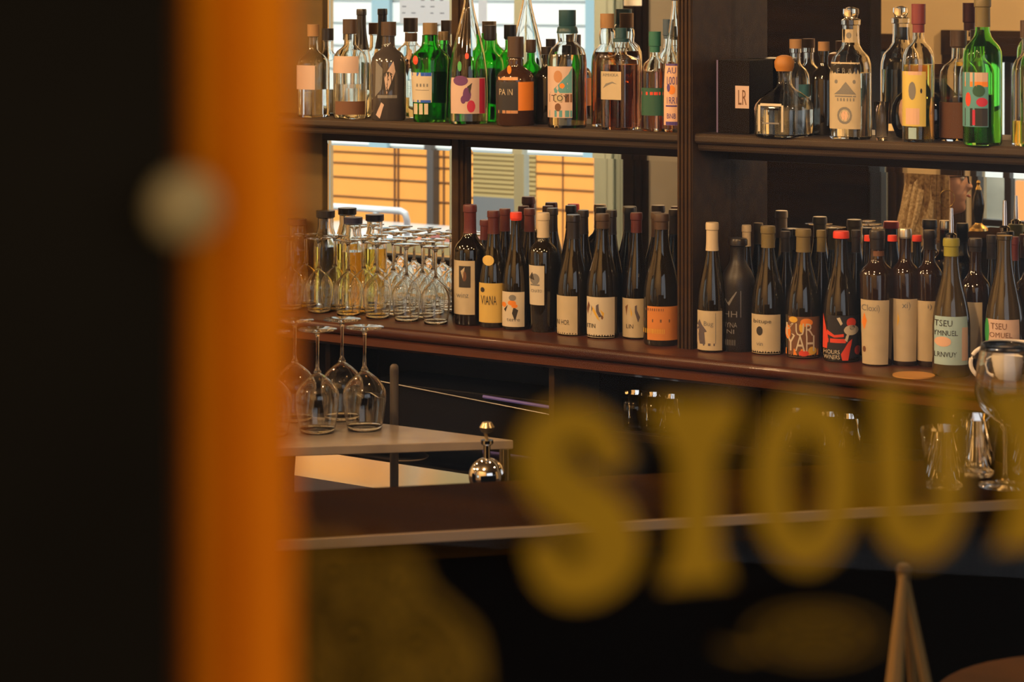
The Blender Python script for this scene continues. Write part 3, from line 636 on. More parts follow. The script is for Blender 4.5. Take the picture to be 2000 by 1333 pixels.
bk = [(948, 'wine', 'wine red', 430, 'black wine bottle behind the black and yellow labelled ones'), (986, 'red', 'red', 408, 'dark wine bottle with red neck behind the yellow label'), (1034, 'red', '', 408, 'wine bottle with dark red neck behind the red sketch label'), (1079, 'dark', '', 407, 'black topped wine bottle just behind the cream capsule'), (1093, 'bright', '', 420, ''), (1139, 'dark', '', 411, 'wine bottle with black glossy neck behind the nearly blank label'), (1194, 'dark', '', 411, 'wine bottle with black neck behind the wide leaf label'), (1282, 'brown', '', 415, 'brown capped wine bottle between the set back leaf label and orange label'), (1309, 'olive', '', 440, '')]
for px, c, _, top, lb in bk:
    if lb: bottle('wine_bottle', px, 50, top, C_, TB+.003, 'burg', winebl, c, .8, label=lb, group=G3)
# --- wine, right of the upright
bottle('wine_bottle', 1391, 58, 435, C_, -.04, 'burg', winegl, 'cream', .78, [(None, 1410, 607, 684, 'cream')], [Pg('robe', (1367,625),(1371,634),(1381,648),(1376,650),(1378,673),(1358,673),(1361,648),(1355,658),(1357,645),(1363,635)), R_('robe', 1352, 1396, 671, 676), T('grey', 'Bug', 1375, 1393, 628, 640), R_('grey', 1397, 1398, 612, 672), E('robe', 1357, 645, 3, 3)], label='wine bottle with cream capsule, label of a robed grey figure, right of the upright', group=G4)
bottle('wine_bottle', 1441, 67, 466, C_, 0, 'stone', mat('matte_black_bottle', (.016, .012, .009), .4), 'dark', .93, (), [Pg('grey', (1411,568),(1411,572),(1422,592),(1437,570),(1440,570),(1424,598),(1410,575)), R_('grey', 1446, 1447, 568, 620), T('grey', 'HH', 1413, 1440, 608, 620), T('grey', 'IIIYNA', 1412, 1440, 630, 640), T('grey', 'IINI', 1412, 1434, 644, 652), T('grey', 'IIIIIIII', 1410, 1436, 664, 675)], label='matte black stoneware bottle with grey line drawing and no label', group=G4)
bottle('wine_bottle', 1500, 66, 442, C_, 0, 'burg', winegl, 'olive', .83, [(None, 1524, 614, 692, 'cream')], [E('ink', 1484, 647, 6, 9), T('ink', 'bitupe', 1473, 1506, 624, 634), T('grey', 'vin', 1478, 1490, 668, 676)], label='wine bottle with plain cream label bearing one small dark round mark', group=G4)
bottle('wine_bottle', 1569, 70, 448, C_, 0, 'burg', winegl, 'olive', .82, [(None, 1600, 618, 698, 'brown')], [E('gold', 1550, 625, 8, 6), E('flame', 1575, 630, 12, 8), E('gold', 1566, 640, 5, 10), R_('flame', 1536, 1597, 682, 694), E('red', 1570, 690, 10, 6), E('gold', 1586, 685, 8, 8), E('flame', 1540, 650, 5, 14), T('white', 'YAH', 1537, 1590, 655, 686), T('white', 'KUR', 1537, 1588, 632, 656)], label='wine bottle with busy orange and brown label reading YAH in white', group=G4)
bottle('wine_bottle', 1643, 72, 452, C_, 0, 'burg', winegl, 'bright', .945, [(None, 1677, 616, 706, 'black')], [Pg('red', (1609,615),(1614,640),(1618,660),(1616,682),(1608,682)), Pg('red', (1616,645),(1630,655),(1648,652),(1648,658),(1630,660),(1616,654)), R_('red', 1616, 1652, 662, 670), Pg('red', (1657,668),(1664,662),(1652,690),(1656,704),(1645,704),(1642,692)), E('red', 1662, 630, 9, 9), E('white', 1662, 645, 14, 10), E('black', 1664, 640, 5, 5), E('red', 1674, 685, 6, 9), Pg('white', (1634,622),(1640,620),(1646,632),(1642,636)), Pg('white', (1654,652),(1658,655),(1654,668),(1650,664)), T('white', 'HOURS', 1610, 1640, 684, 692), T('white', 'WINERS', 1610, 1640, 694, 702)], label='wine bottle with red wax top and a black label of red and white shapes', group=G4)
bottle('wine_bottle', 1713, 67, 450, C_, -.01, 'bordt', winebr, 'dark', .86, [(None, 1735, 586, 712, 'cream'), (None, 1730, 492, 502, 'olive' if False else 'brown')], [Pg('flame', (1689,612),(1694,628),(1689,646),(1684,632)), E('brown', 1689, 684, 3, 6), T('grey', 'Cloxi)', 1684, 1718, 596, 612)], label='brown bottle with long cream label of an orange flame, leftmost of the long labels', group=G4)
bottle('wine_bottle', 1768, 56, 447, C_, .022, 'bordt', winebr, 'silver', .93, [(None, 1790, 584, 706, 'cream')], [T('grey', 'xi)', 1762, 1778, 590, 606), Pg('gold', (1754,610),(1757,625),(1753,640))], label='brown bottle with long cream label and silver top, middle of the long labels', group=G4)
bottle('wine_bottle', 1815, 52, 450, C_, .04, 'bordt', winebr, 'dark', .86, [(None, 1826, 588, 706, 'cream')], [T('grey', 'i)', 1812, 1820, 594, 606)], label='brown bottle with long cream label and black top behind the pale blue label', group=G4)
bottle('wine_bottle', 1858, 74, 466, C_, -.05, 'burg', mat('clear_olive_glass', (.05, .036, .013), .05, spec=.9), 'yellow', .87, [(None, 1889, 618, 712, 'blue')], [E('peach', 1842, 668, 16, 10), T('ink', 'TSEU', 1826, 1860, 626, 638), T('ink', 'YMNUEL', 1824, 1870, 646, 656), T('ink', 'LRNVUY', 1826, 1868, 688, 698), R_('pink', 1878, 1889, 640, 705)], label='open wine bottle with chrome pourer, yellow green neck and pale blue label', group=G4, pourer=True)
bottle('wine_bottle', 1905, 60, 466, C_, .04, 'bord', winebr, 'dark', .9, [(None, 1918, 590, 700, 'cream')], label='dark wine bottle partly behind the pale blue label bottle', group=G4)
bottle('wine_bottle', 1962, 74, 452, C_, -.03, 'burg', mat('clear_olive_glass', (.1, .075, .03)), None, .97, [(None, 1990, 624, 716, 'pink')], [T('brown', 'TSEU', 1936, 1966, 632, 644), T('brown', 'OMUEL', 1934, 1976, 650, 660), E('green2', 1929, 650, 4, 26)], label='open wine bottle with pinkish label behind the white cup', group=G4, pourer=True)
bottle('wine_bottle', 2012, 60, 465, C_, .03, 'bord', winebr, 'brown', .9, label='dark wine bottle cut by the right edge behind the white cup', group=G4)
for px, c, top, lb in [(1458, 'cream', 440, 'wine bottle with cream neck behind the matte black bottle'), (1534, 'dark', 452, 'dark wine bottle behind the plain cream label with the round mark'), (1604, 'olive', 450, 'wine bottle with olive neck behind the busy orange label'), (1672, 'dark', 450, 'dark bottle behind the black and red label bottle'), (1697, 'bright', 460, 'red topped bottle behind the leftmost long cream label'), (1743, 'bright', 460, 'red topped bottle between the left and middle long cream labels'), (1791, 'bright', 460, 'red topped bottle between the middle and right long cream labels'), (1936, 'dark', 460, 'black topped bottle behind the clear bottles at the right end'), (1981, 'wine', 463, 'dark red topped bottle behind the pinkish label')]:
    bottle('wine_bottle', px, 42, top, C_, TB+.016, 'burg', winebl if c != 'cream' else winegl, c, .82 if c != 'bright' else .95, label=lb, group=G4)

# ------------------------------------------------------------------ stemware
def glass_meshes(h, rb, inv=True, rim=.78):
    "foot, stem and bowl of a stemmed glass, standing upside down when inv"
    rf = rb*.88
    foot = [(0, 0), (rf, 0), (rf, .0015), (rf*.6, .004), (.006, .008), (.0035, .016)]
    hs = h*.42
    stem = [(.0035, .016), (.003, hs*.6), (.0036, hs*.9), (.008, hs)]
    bowl = []
    for i in range(13):
        k = i/12; z = hs+(h-hs)*k
        r = rb*(math.sin(min(k/.42, 1)*pi/2)**.75) if k < .42 else rb*(1-(1-rim)*((k-.42)/.58)**1.6)
        bowl.append((max(r, .004), z))
    inn = [(max(r-.0011, .002), z+.0015 if i < 11 else z) for i, (r, z) in enumerate(bowl)]
    M = Matrix.Translation((0, 0, h)) @ Matrix.Rotation(pi, 4, 'X') if inv else None
    out = []
    for prof, nm in ((foot, 'foot'), (stem, 'stem'), ([(0, bowl[0][1])]+bowl+inn[::-1]+[(0, inn[0][1])], 'bowl')):
        bm = bmesh.new(); lathe(bm, prof, 24, M=M); bmesh.ops.recalc_face_normals(bm, faces=bm.faces[:])
        me = bpy.data.meshes.new(nm); bm.to_mesh(me); bm.free(); me.materials.append(stem_gl)
        for p in me.polygons: p.use_smooth = True
        out.append((nm, me))
    return out
def place_glass(meshes, loc, label, group, name='wine_glass', s=1):
    o = empty(name, loc, label, 'glass', group); o.scale = (s, s, s)
    for nm, me in meshes: link(nm, me, None, o)
    return o
gm = glass_meshes(.19, .037)
Ggl = 'upturned wine glasses on the back counter'
place = [(566, 0), (623, 0), (680, 0), (737, 0), (794, 0), (851, 0)]
names_f = ['far left by the orange post', 'second from the left', 'third from the left', 'third from the wine bottles', 'second from the wine bottles', 'next to the first wine bottle']
for (px, t), nn in zip(place, names_f):
    x, Y = P(px, t-.045); place_glass(gm, (x, t-.045, ZC+.0008), 'upturned wine glass in the front row, '+nn, Ggl)
BN = ['leftmost', 'second from the left', 'middle one', 'second from the right', 'rightmost']
for k, px in enumerate((597, 654, 711, 768, 825)):
    x, Y = P(px, .022); place_glass(gm, (x, .022, ZC+.0008), 'upturned wine glass in the middle row, '+BN[k], Ggl)
for px, nn in ((734, 'left of three'), (791, 'middle of three'), (846, 'right of three')):
    x, Y = P(px, .089); place_glass(gm, (x, .089, ZC+.0008), 'upturned wine glass in the row against the mirror, '+nn, Ggl)
# capped bottles among the glasses
JJ = 'clear capped bottles behind the upturned glasses'
for px, top, c, lb in ((580, 428, 'brown', 'pale golden bottle with brown cap beside the orange post, behind the upturned glasses'), (636, 412, 'dark', 'pale golden bottle with the tallest black cap behind the upturned glasses'), (690, 425, 'navy', 'pale golden bottle with wide navy cap behind the upturned glasses')):
    bottle('capped_bottle', px, 48, top, C_, .084, 'jar', glass, c, .93, liquid=(.62, 'gold'), label=lb, group=JJ)
# lower left worktop
ZW = .87
wt = empty('service_worktop', (*onz(700, 850, ZW), 0), 'pale grey worktop corner carrying upturned glasses below the back counter', 'worktop')
poly = [onz(380, 880, ZW), onz(1003, 860, ZW), onz(760, 829, ZW), onz(380, 790, ZW)]
bm = bmesh.new(); prism(bm, poly, ZW-.018, ZW); gloc(fin('top', bm, mat('grey_stone', (.30, .25, .20), .25, noise=.5, nscale=14, col2=(.22, .18, .15)), wt, smooth=False, bevel=.002))
for k, (px, py) in enumerate(((986, 858), (520, 862))):
    x, y = onz(px, py, ZW); bm = bmesh.new(); lathe(bm, [(0, 0), (.011, 0), (.011, ZW-.019), (0, ZW-.019)], 14); o = fin('leg', bm, brushed, wt); o.parent = wt; o.location = (x-wt.location.x, y-wt.location.y, 0)
gm2 = glass_meshes(.205, .044)
Gg2 = 'upturned wine glasses on the low worktop'
for px, py, nn in ((712, 852, 'rightmost of the near row'), (620, 857, 'middle of the near row'), (528, 863, 'left of the near row by the orange post'), (668, 832, 'right of the far row'), (576, 834, 'left of the far row')):
    x, y = onz(px, py-12, ZW); place_glass(gm2, (x, y, ZW+.0008), 'large upturned glass on the low worktop, '+nn, Gg2)
# clear post beside the worktop
p = onz(770, 880, .6); tp = atY(770, 712, 4.95)
pole = empty('slim_pole', (tp.x, tp.y, 0), 'slim grey metal pole with rounded top behind the low worktop', 'pole')
bm = bmesh.new(); lathe(bm, [(0, 0), (.009, 0), (.009, tp.z-.012), (.0085, tp.z-.004), (.005, tp.z), (0, tp.z+.001)], 16); fin('tube', bm, mat('dull_grey_metal', (.10, .08, .06), .5, .4), pole)
bm = bmesh.new(); lathe(bm, [(0, 0), (.05, 0), (.05, .006), (.012, .012), (.0091, .012)], 24); fin('base', bm, brushed, pole)

# sloping polished drip panel and sink unit
tP = -.6
xa, xb = P(575, tP)[0], P(945, tP)[0]; Yc = P(760, tP)[1]
zt, zb = zp(903, Yc), zp(956, Yc)
sk = empty('sink_unit', ((xa+xb)/2, tP, 0), 'low polished steel sink unit mirroring the orange wall outside', 'sink')
bm = bmesh.new()
dy = (zt-zb)*tan(radians(6.4))
prof = [(tP, zb-.04), (tP, zb), (tP+dy, zt), (tP+dy+.010, zt+.003), (tP+dy+.012, zt-.002), (tP+.25, zt-.002), (tP+.25, zb-.04)]
extrude_x(bm, prof, xa, xb)
for v in bm.verts: v.co.y -= (v.co.x-xa)*.038
gloc(fin('steel_panel', bm, steel, sk, smooth=False))
gloc(B('cabinet', (xa+.01, xb-.01, tP+.01, tP+.24, 0, zb-.041), wooddk, sk))
bm = bmesh.new()
lathe(bm, [(0, 0), (.12, 0), (.135, .006), (.13, .009), (.118, .003), (0, .003)], 40, M=Matrix.Diagonal((1, .55, 1, 1))); dish = empty('oval_tray', (P(735, tP+.12)[0], tP+.125, zt+.0015), 'flat oval grey tray lying on the steel sink unit', 'tray')
fin('plate', bm, mat('dull_pewter', (.3, .24, .18), .35, .6), dish)
# chrome ball fitting
c = atY(951, 930, 4.15); r = 36*4.15/F
bl = empty('chrome_ball_tap', (c.x, c.y, c.z-r-.06), 'round chrome ball tap with brass knob standing by the bar edge', 'tap')
k = r+.06
bm = bmesh.new(); lathe(bm, [(r*sin(pi*i/16) if 0 < i < 16 else 0, k-r*cos(pi*i/16)) for i in range(17)], 32); fin('ball', bm, chrome, bl)
bm = bmesh.new(); lathe(bm, [(.006, k+r-.002), (.006, k+r+.02), (.011, k+r+.024), (.011, k+r+.03), (0, k+r+.03)], 20); fin('collar', bm, chrome, bl)
zz = zp(830, 4.15)-c.z+k
bm = bmesh.new(); tube(bm, [(0, 0, k+r+.03), (-.004, 0, zz-.012)], .003); lathe(bm, [(0, zz-.016), (.010, zz-.012), (.013, zz-.004), (.008, zz+.004), (0, zz+.006)], 20); fin('knob', bm, mat('dull_brass', (.4, .33, .2), .3, .9), bl)
bm = bmesh.new(); lathe(bm, [(0, .0), (.028, .0), (.028, .004), (.012, .014), (.012, k-r+.008)], 24); fin('stand', bm, chrome, bl)
gloc_b = c.z-r-.06
px_ = empty('tap_pedestal', (c.x, c.y, 0), 'dark pedestal carrying the chrome ball tap', 'pedestal')
B('block', (-.05, .05, -.05, .05, 0, gloc_b-.0005), wooddk, px_)
# tumblers under the counter
bm = bmesh.new(); lathe(bm, [(0, 0), (.027, 0), (.034, .085), (.0325, .085), (.026, .008), (0, .008)], 24); tumbler_me = bpy.data.meshes.new('tumbler'); bmesh.ops.recalc_face_normals(bm, faces=bm.faces[:]); bm.to_mesh(tumbler_me); bm.free(); tumbler_me.materials.append(stem_gl)
for p_ in tumbler_me.polygons: p_.use_smooth = True
for px, nn in ((1240, 'between the letters S and T, left one'), (1275, 'between the letters S and T, right one'), (1310, 'left of the letter T'), (1515, 'above left of the letter O'), (1556, 'behind the top of the letter O'), (1622, 'right of the letter O, left one'), (1660, 'right of the letter O, right one')):
    x, Y = P(px, -.045); o = link('tumbler', tumbler_me); o.location = (x, -.045, zts+.0005); setp(o, 'clear tumbler on the under counter shelf, '+nn, 'glass', 'tumblers under the counter')

x, Y = P(1722, -.018); o = link('shot_glass', tumbler_me); o.location = (x, -.018, ZSH+.0005); o.scale = (.5, .5, 1.0); setp(o, 'small clear shot glass on the right shelf beside the ornate tequila bottle', 'glass')
# cup on the counter edge
cx_, Yc = P(1972, -.125); rr = 62*Yc/F*.9
cup = empty('cup', (cx_, -.118, ZC+.0005), 'white china cup with round handle on the counter edge at the right', 'cup')
china = mat('white_china', (.80, .74, .66), .2)
hc = zp(672, Yc)-ZC; R0 = .046
bm = bmesh.new(); lathe(bm, [(0, 0), (.030, 0), (.032, .004), (.042, .014), (.052, hc*.45), (.058, hc), (.0555, hc), (.049, hc*.45), (.039, .017), (0, .012)], 36); fin('body', bm, china, cup)
bm = bmesh.new(); vd = Vector((-CT, -ST*.0-.35, 0)).normalized()
pts = []
for i in range(13):
    a = -pi/2+pi*i/12; d = .047+.036*cos(a); pts.append(vd*d+Vector((0, 0, hc*.52+.034*sin(a))))
tube(bm, pts, .0045, 10); fin('handle', bm, china, cup)
cs = link('coaster', None)if False else None
x_, Y_ = P(1790, -.12)
bm = bmesh.new(); lathe(bm, [(0, 0), (.045, 0), (.045, .003), (0, .003)], 32); o = fin('coaster', bm, mat('cork_board', (.55, .27, .08), .7), None); o.location = (x_-.01, -.112, ZC+.0005)
setp(o, 'round tan cork coaster on the counter edge below the pale blue label bottle', 'coaster')

# ------------------------------------------------------------------ front bar
ZB = 1.04
def fb(px, py): return onz(px, py, ZB)
f1 = VB(mpx(560)*3.148-.35, 3.148-.085); f2 = VB(.35+.45, 3.305+.11)
dv = Vector((f2[0]-f1[0], f2[1]-f1[1], 0)).normalized(); nv = Vector((-dv.y, dv.x, 0))
if nv.y < 0: nv = -nv
depth = .30
q = [Vector((*f1, 0)), Vector((*f2, 0)), Vector((*f2, 0))+nv*depth, Vector((*f1, 0))+nv*depth]
fbar = empty('front_bar', ((q[0]+q[2])/2).to_tuple(), 'dark wooden front bar with a thin pale metal edge, beneath the lettering', 'bar')
bm = bmesh.new(); prism(bm, [(p.x, p.y) for p in q], ZB-.035, ZB-.001); gloc(fin('top', bm, mat('bar_top_wood', (.022, .010, .001), 1, spec=0, noise=1, nscale=10), fbar, smooth=False))
e0, e1 = q[0]-nv*.004, q[1]-nv*.004
bm = bmesh.new(); prism(bm, [(e0.x, e0.y), (e1.x, e1.y), (q[1].x, q[1].y), (q[0].x, q[0].y)], ZB-.012, ZB+.001); gloc(fin('edge_strip', bm, mat('pale_worn_metal', (.30, .21, .12), .4, .4), fbar, smooth=False))
s0, s1, s2, s3 = q[0]+nv*.06, q[1]+nv*.06, q[2]-nv*.02, q[3]-nv*.02
bm = bmesh.new(); prism(bm, [(p.x, p.y) for p in (s0, s1, s2, s3)], 0, ZB-.0355); gloc(fin('front_panel', bm, mat('black_panel', (.002, .001, .001), .8, spec=.02), fbar, smooth=False))
# glasses on the front bar, right
def onbar(px, py): return onz(px, py, ZB)
x, y = onbar(1962, 950); h = .215
place_glass(glass_meshes(.205, .043, False), (x, y, ZB+.0005), 'upright wine glass on the front bar in front of the white cup', None)
for px, py, nn in ((1845, 957, 'left one beside the letter U'), (1905, 932, 'set back, left of the wine glass foot'), (2012, 928, 'cut off at the right edge')):
    x, y = onbar(px, py-4); o = link('tumbler', tumbler_me); o.location = (x, y, ZB+.0005); setp(o, 'clear tumbler on the front bar, '+nn, 'glass', 'tumblers on the front bar')
# tripod stand
ap = atY(1765, 1112, 2.35)
tr = empty('tripod_stand', (ap.x, ap.y, 0), 'slim wooden tripod stand with spread legs below the letter U', 'stand')
lw_ = mat('light_wood', (.15, .09, .03), .6, spec=.05)
for px, py, dY, r0, r1 in ((1742, 1400, -.06, .004, .010), (1822, 1400, -.02, .0035, .006), (1790, 1400, .12, .003, .006)):
    b_ = atY(px, py, 2.35+dY)
    d = (b_-ap); k = ap.z/(-d.z); ft = ap+d*k
    bm = bmesh.new(); tube(bm, [ap+d*.0, ap+d*1.0, ft+Vector((0, 0, .002))], [r0, r1, r1], 8); gloc(fin('leg', bm, lw_, tr))
bm = bmesh.new(); lathe(bm, [(0, -.012), (.006, -.012), (.007, 0), (.005, .004), (0, .005)], 16); o = fin('hub', bm, wood, tr); o.location = (0, 0, ap.z)
# high table corner
tc = onz(2200, 1380, .95)
tb = empty('high_table', (tc[0], tc[1], 0), 'round brown high table just entering at the bottom right corner', 'table')
bm = bmesh.new(); lathe(bm, [(0, .925), (.21, .925), (.22, .93), (.22, .945), (.215, .95), (0, .95)], 48); fin('table_top', bm, mat('brown_tabletop', (.045, .02, .006), .7, spec=.05, noise=1, nscale=12), tb)
bm = bmesh.new(); lathe(bm, [(0, .03), (.03, .03), (.022, .1), (.022, .88), (.05, .924), (0, .924)], 20); fin('column', bm, wooddk, tb)
bm = bmesh.new(); lathe(bm, [(0, 0), (.17, 0), (.17, .012), (.04, .03), (0, .03)], 36); fin('base', bm, wooddk, tb)

# ------------------------------------------------------------------ what the mirrors show
# pillar in the room
pa, pb = RV(1455, 0, 4.0), RV(1698, 0, 4.0)
pl = B('pillar', (pa.x, pb.x, pa.y-.12, pa.y+.0, 0, 3.1), wooddk, bevel=.01); pl.name = 'wall_pillar'; struct(pl)
# papers taped to window 1
paperm = bpy.data.materials.new('white_paper'); paperm.use_nodes = True
_n = paperm.node_tree; _t = _n.nodes.new('ShaderNodeBsdfTranslucent'); _d = _n.nodes.new('ShaderNodeBsdfDiffuse'); _x = _n.nodes.new('ShaderNodeMixShader')
_t.inputs[0].default_value = (.96, .98, 1, 1); _d.inputs[0].default_value = (.85, .86, .88, 1); _x.inputs[0].default_value = .92
_n.links.new(_d.outputs[0], _x.inputs[1]); _n.links.new(_t.outputs[0], _x.inputs[2]); _n.links.new(_x.outputs[0], [q for q in _n.nodes if q.type == 'OUTPUT_MATERIAL'][0].inputs[0])
def paper(px0, px1, py0, py1, lb, marks=True):
    A = RV(px0, py0, 2*TM-FW); Bq = RV(px1, py1, 2*TM-FW); Y = YW((px0+px1)/2)
    z1, z0 = zp(py0, Y), zp(py1, Y)
    o = B('paper_notice', (A.x, Bq.x, FW-.049, FW-.0475, z0, z1), paperm); setp(o, lb, 'notice')
    if marks:
        bm = bmesh.new()
        for j in range(6):
            for i in range(5):
                if random.random() < .3: continue
                x = A.x+.015+i*(Bq.x-A.x-.03)/5; z = z1-.06-(z1-z0-.08)*j/6
                box(bm, x, x+.018+.01*random.random(), FW-.0475, FW-.0468, z, z+.004)
        l = fin('handwriting', bm, mat('blue_black_ink', (.03, .04, .12), .6), o, smooth=False)
    return o
paper(770, 872, -60, 47, 'white handwritten sheet taped to the street window, seen in the mirror')
paper(924, 940, -60, 46, 'narrow white sheet right of the mirror divider, on the street window', False)
# far side of the street
YF = -9.3
TF_ = 2*TM-YF
def ffx(px): return RV(px, 0, TF_)[0]
def ffz(py, px): return zp(py, P(px, TF_)[1])
ZG = -1.0
bldg = empty('painted_building', (ffx(900), YF, ZG), 'building across the street with orange panels below pale boards, seen in the mirror', 'building')
zbr = .60
panels = [(-14.0, ffx(897), 'hoarding', mat('sunlit_orange_render', (.82, .36, .07), .7, noise=.4, nscale=3, col2=(.74, .31, .06))), (ffx(897), ffx(1048), 'siding', mat('olive_boards', (.36, .28, .11), .7)), (ffx(1048), ffx(1160), 'hoarding', MC['sunlit_orange_render']), (ffx(1160), -5.0, 'brick', mat('pink_brick', (.62, .33, .22), .8, noise=.5, nscale=25)), (-5.0, -3.2, 'render', mat('white_render', (.75, .73, .68), .8)), (-3.2, 4.0, 'brick', mat('grey_green_render', (.32, .33, .27), .8, noise=.4, nscale=4))]
for x0, x1, nm, m in panels:
    bm = bmesh.new(); box(bm, x0, x1, YF-.3, YF, ZG, zbr)
    if nm == 'siding':
        z = ffz(385, 960)
        while z < zbr-.02: box(bm, x0, x1, YF, YF+.012, z, z+.02); z += .034
    gloc(fin(nm, bm, m, bldg, smooth=False))
gloc(B('grey_base', (ffx(897), ffx(1048), YF+.001, YF+.03, ZG, ffz(385, 960)), mat('slate_render', (.12, .14, .15), .7), bldg))
# dark joints of the panel wall
bm = bmesh.new(); nj = 0
for py in (300, 322, 350, 388): z = ffz(py, 760); box(bm, -14, ffx(897), YF+.001, YF+.012, z-.0028, z+.0028); box(bm, ffx(1048), ffx(1160), YF+.001, YF+.012, z-.0028, z+.0028)
for px in (440, 560, 772, 779, 868): x = ffx(px); box(bm, x-.0055, x+.0055, YF+.001, YF+.014, ZG, zbr)
x = ffx(1100); box(bm, x-.004, x+.004, YF+.001, YF+.01, ZG, zbr)
gloc(fin('panel_joints', bm, mat('dark_joint_paint', (.12, .05, .02), .8), bldg, smooth=False))
x = ffx(852); gloc(B('drainpipe', (x-.03, x+.03, YF+.001, YF+.08, ZG, 2.0), mat('dark_grey_pipe', (.06, .06, .06), .5), bldg))
bm = bmesh.new(); box(bm, -14, 4, YF-.3, YF, zbr, 5.5); z = zbr
while z < 3: box(bm, -14, ffx(1160), YF, YF+.02, z, z+.15); z += .17
gloc(fin('upper_boards', bm, mat('pale_blue_white_boards', (.66, .74, .76), .6), bldg, smooth=False))
for px0, px1 in ((735, 770), (1152, 1200)): gloc(B('blue_pilaster', (ffx(px0), ffx(px1), YF+.02, YF+.06, zbr, 4), mat('grey_blue_paint', (.25, .42, .5), .6), bldg))
for k, (xx, w_) in enumerate(((-2.6, .5), (-1.6, .5), (-.6, .5))):   # doors and reveals of the next front
    gloc(B('doorway', (xx, xx+w_, YF+.001, YF+.03, ZG, zbr-.1), mat('bright_orange_door', (.8, .32, .10), .6), bldg))
struct(B('street', (-18, 14, -16, 9, ZG-.2, ZG), mat('asphalt', (.11, .11, .105), .9, noise=.5, nscale=30)))
# railing
rl = empty('railing', (*RV(700, 410, 7.6)[:2], ZG), 'white tubular street railing with rounded corner, seen in the mirror', 'railing')
def rv(px, py): return RV(px, py, 7.6)
bm = bmesh.new()
zr_ = rv(760, 411).z; y_ = rv(700, 0).y; xs = rv(590, 0).x; xe = rv(795, 0).x
tube(bm, [(xs-.6, y_, zr_), (xe-.05, y_, zr_), (xe-.015, y_, zr_-.015), (xe, y_, zr_-.06), (xe, y_, ZG)], .022, 10); gloc(fin('top_rail', bm, mat('white_rail_paint', (.62, .72, .78), .35), rl))
for px in (735, 600):
    x = rv(px, 0).x; bm = bmesh.new(); tube(bm, [(x, y_, ZG), (x, y_, zr_-.02)], .022, 10); gloc(fin('post', bm, MC['white_rail_paint'], rl))
# parked car beyond the railing (white) and a red one nearer
def car(cx, cyy, zr, L, W, paintm, label, rz=0):
    o = empty('car', (cx, cyy, ZG), label, 'car', rz=rz)
    Hh = zr-ZG
    prof = [(-.5, .22), (-.5, .5), (-.47, .58), (-.36, .64), (-.22, .97), (-.12, 1), (.16, 1), (.30, .66), (.46, .58), (.5, .42), (.5, .22)]
    bm = bmesh.new(); secs = []
    for yy, s_, top in ((-.5, .94, .93), (-.44, 1, 1), (.44, 1, 1), (.5, .94, .93)):
        secs.append([bm.verts.new((p[0]*L*s_, yy*W*(.86 if p[1] > .7 else 1), p[1]*Hh*(top if p[1] > .3 else 1))) for p in prof])
    for a, b in zip(secs, secs[1:]):
        for i in range(len(prof)): j = (i+1) % len(prof); bm.faces.new([a[i], a[j], b[j], b[i]])
    bm.faces.new(secs[0]); bm.faces.new(secs[-1][::-1]); fin('body', bm, paintm, o, bevel=.02)
    gl_ = mat('car_window_glass', (.03, .035, .04), .1, spec=.9)
    for sy in (-1, 1):
        bm = bmesh.new(); y0 = sy*W*.452
        vs_ = [bm.verts.new((a*L, y0*b, c*Hh)) for a, b, c in ((-.30, 1.0, .68), (.24, 1.0, .68), (.13, .985, .94), (-.19, .985, .94))]
        bm.faces.new(vs_); q_ = fin('window', bm, gl_, o, smooth=False); s = q_.modifiers.new('t', 'SOLIDIFY'); s.thickness = .01; s.offset = 0
    for sx in (-.3, .3):
        for sy in (-1, 1):
            Mw = Matrix.Translation((sx*L, sy*W*.46, Hh*.2)) @ Matrix.Rotation(pi/2, 4, 'X')
            bm = bmesh.new(); lathe(bm, [(0, -.06), (Hh*.2, -.06), (Hh*.205, 0), (Hh*.2, .06), (0, .06)], 24, M=Mw); fin('wheel', bm, mat('tyre', (.02, .02, .02), .8), o)
    for sy in (-1, 1):
        bm = bmesh.new(); box(bm, .485*L, .51*L, sy*W*.42-.09, sy*W*.42+.09, .42*Hh, .52*Hh); fin('tail_light', bm, mat('red_lens', (.8, .02, .01), .3), o)
    return o
tc_ = RV(760, 446, 8.35)
car(tc_.x-.1, tc_.y, tc_.z, 3.4, 1.0, mat('white_car_paint', (.72, .75, .78), .3, coat=.5), 'white car parked by the orange wall, seen in the mirror above the glasses')
tc_ = RV(810, 468, 6.3)
car(tc_.x+.15, tc_.y-.1, tc_.z, 1.9, .8, mat('red_car_paint', (.80, .06, .03), .3, coat=.5), 'small red car near the window, showing in the mirror between the glass stems')
# white pendant lamp, seen top centre in the mirror
lp = RV(1236, 11, 3.7)
pn = empty('pendant_lamp', (lp.x, lp.y, lp.z), 'white cylindrical pendant lamp hanging by the street window, seen in the mirror', 'lamp')
bm = bmesh.new(); lathe(bm, [(.036, 0), (.037, 0), (.037, .09), (.02, .1), (0, .1)], 24); fin('shade', bm, mat('white_enamel', (.85, .84, .8), .35), pn)
bm = bmesh.new(); tube(bm, [(0, 0, .1), (0, 0, 3.1-lp.z)], .003, 6); fin('cord', bm, ink, pn)

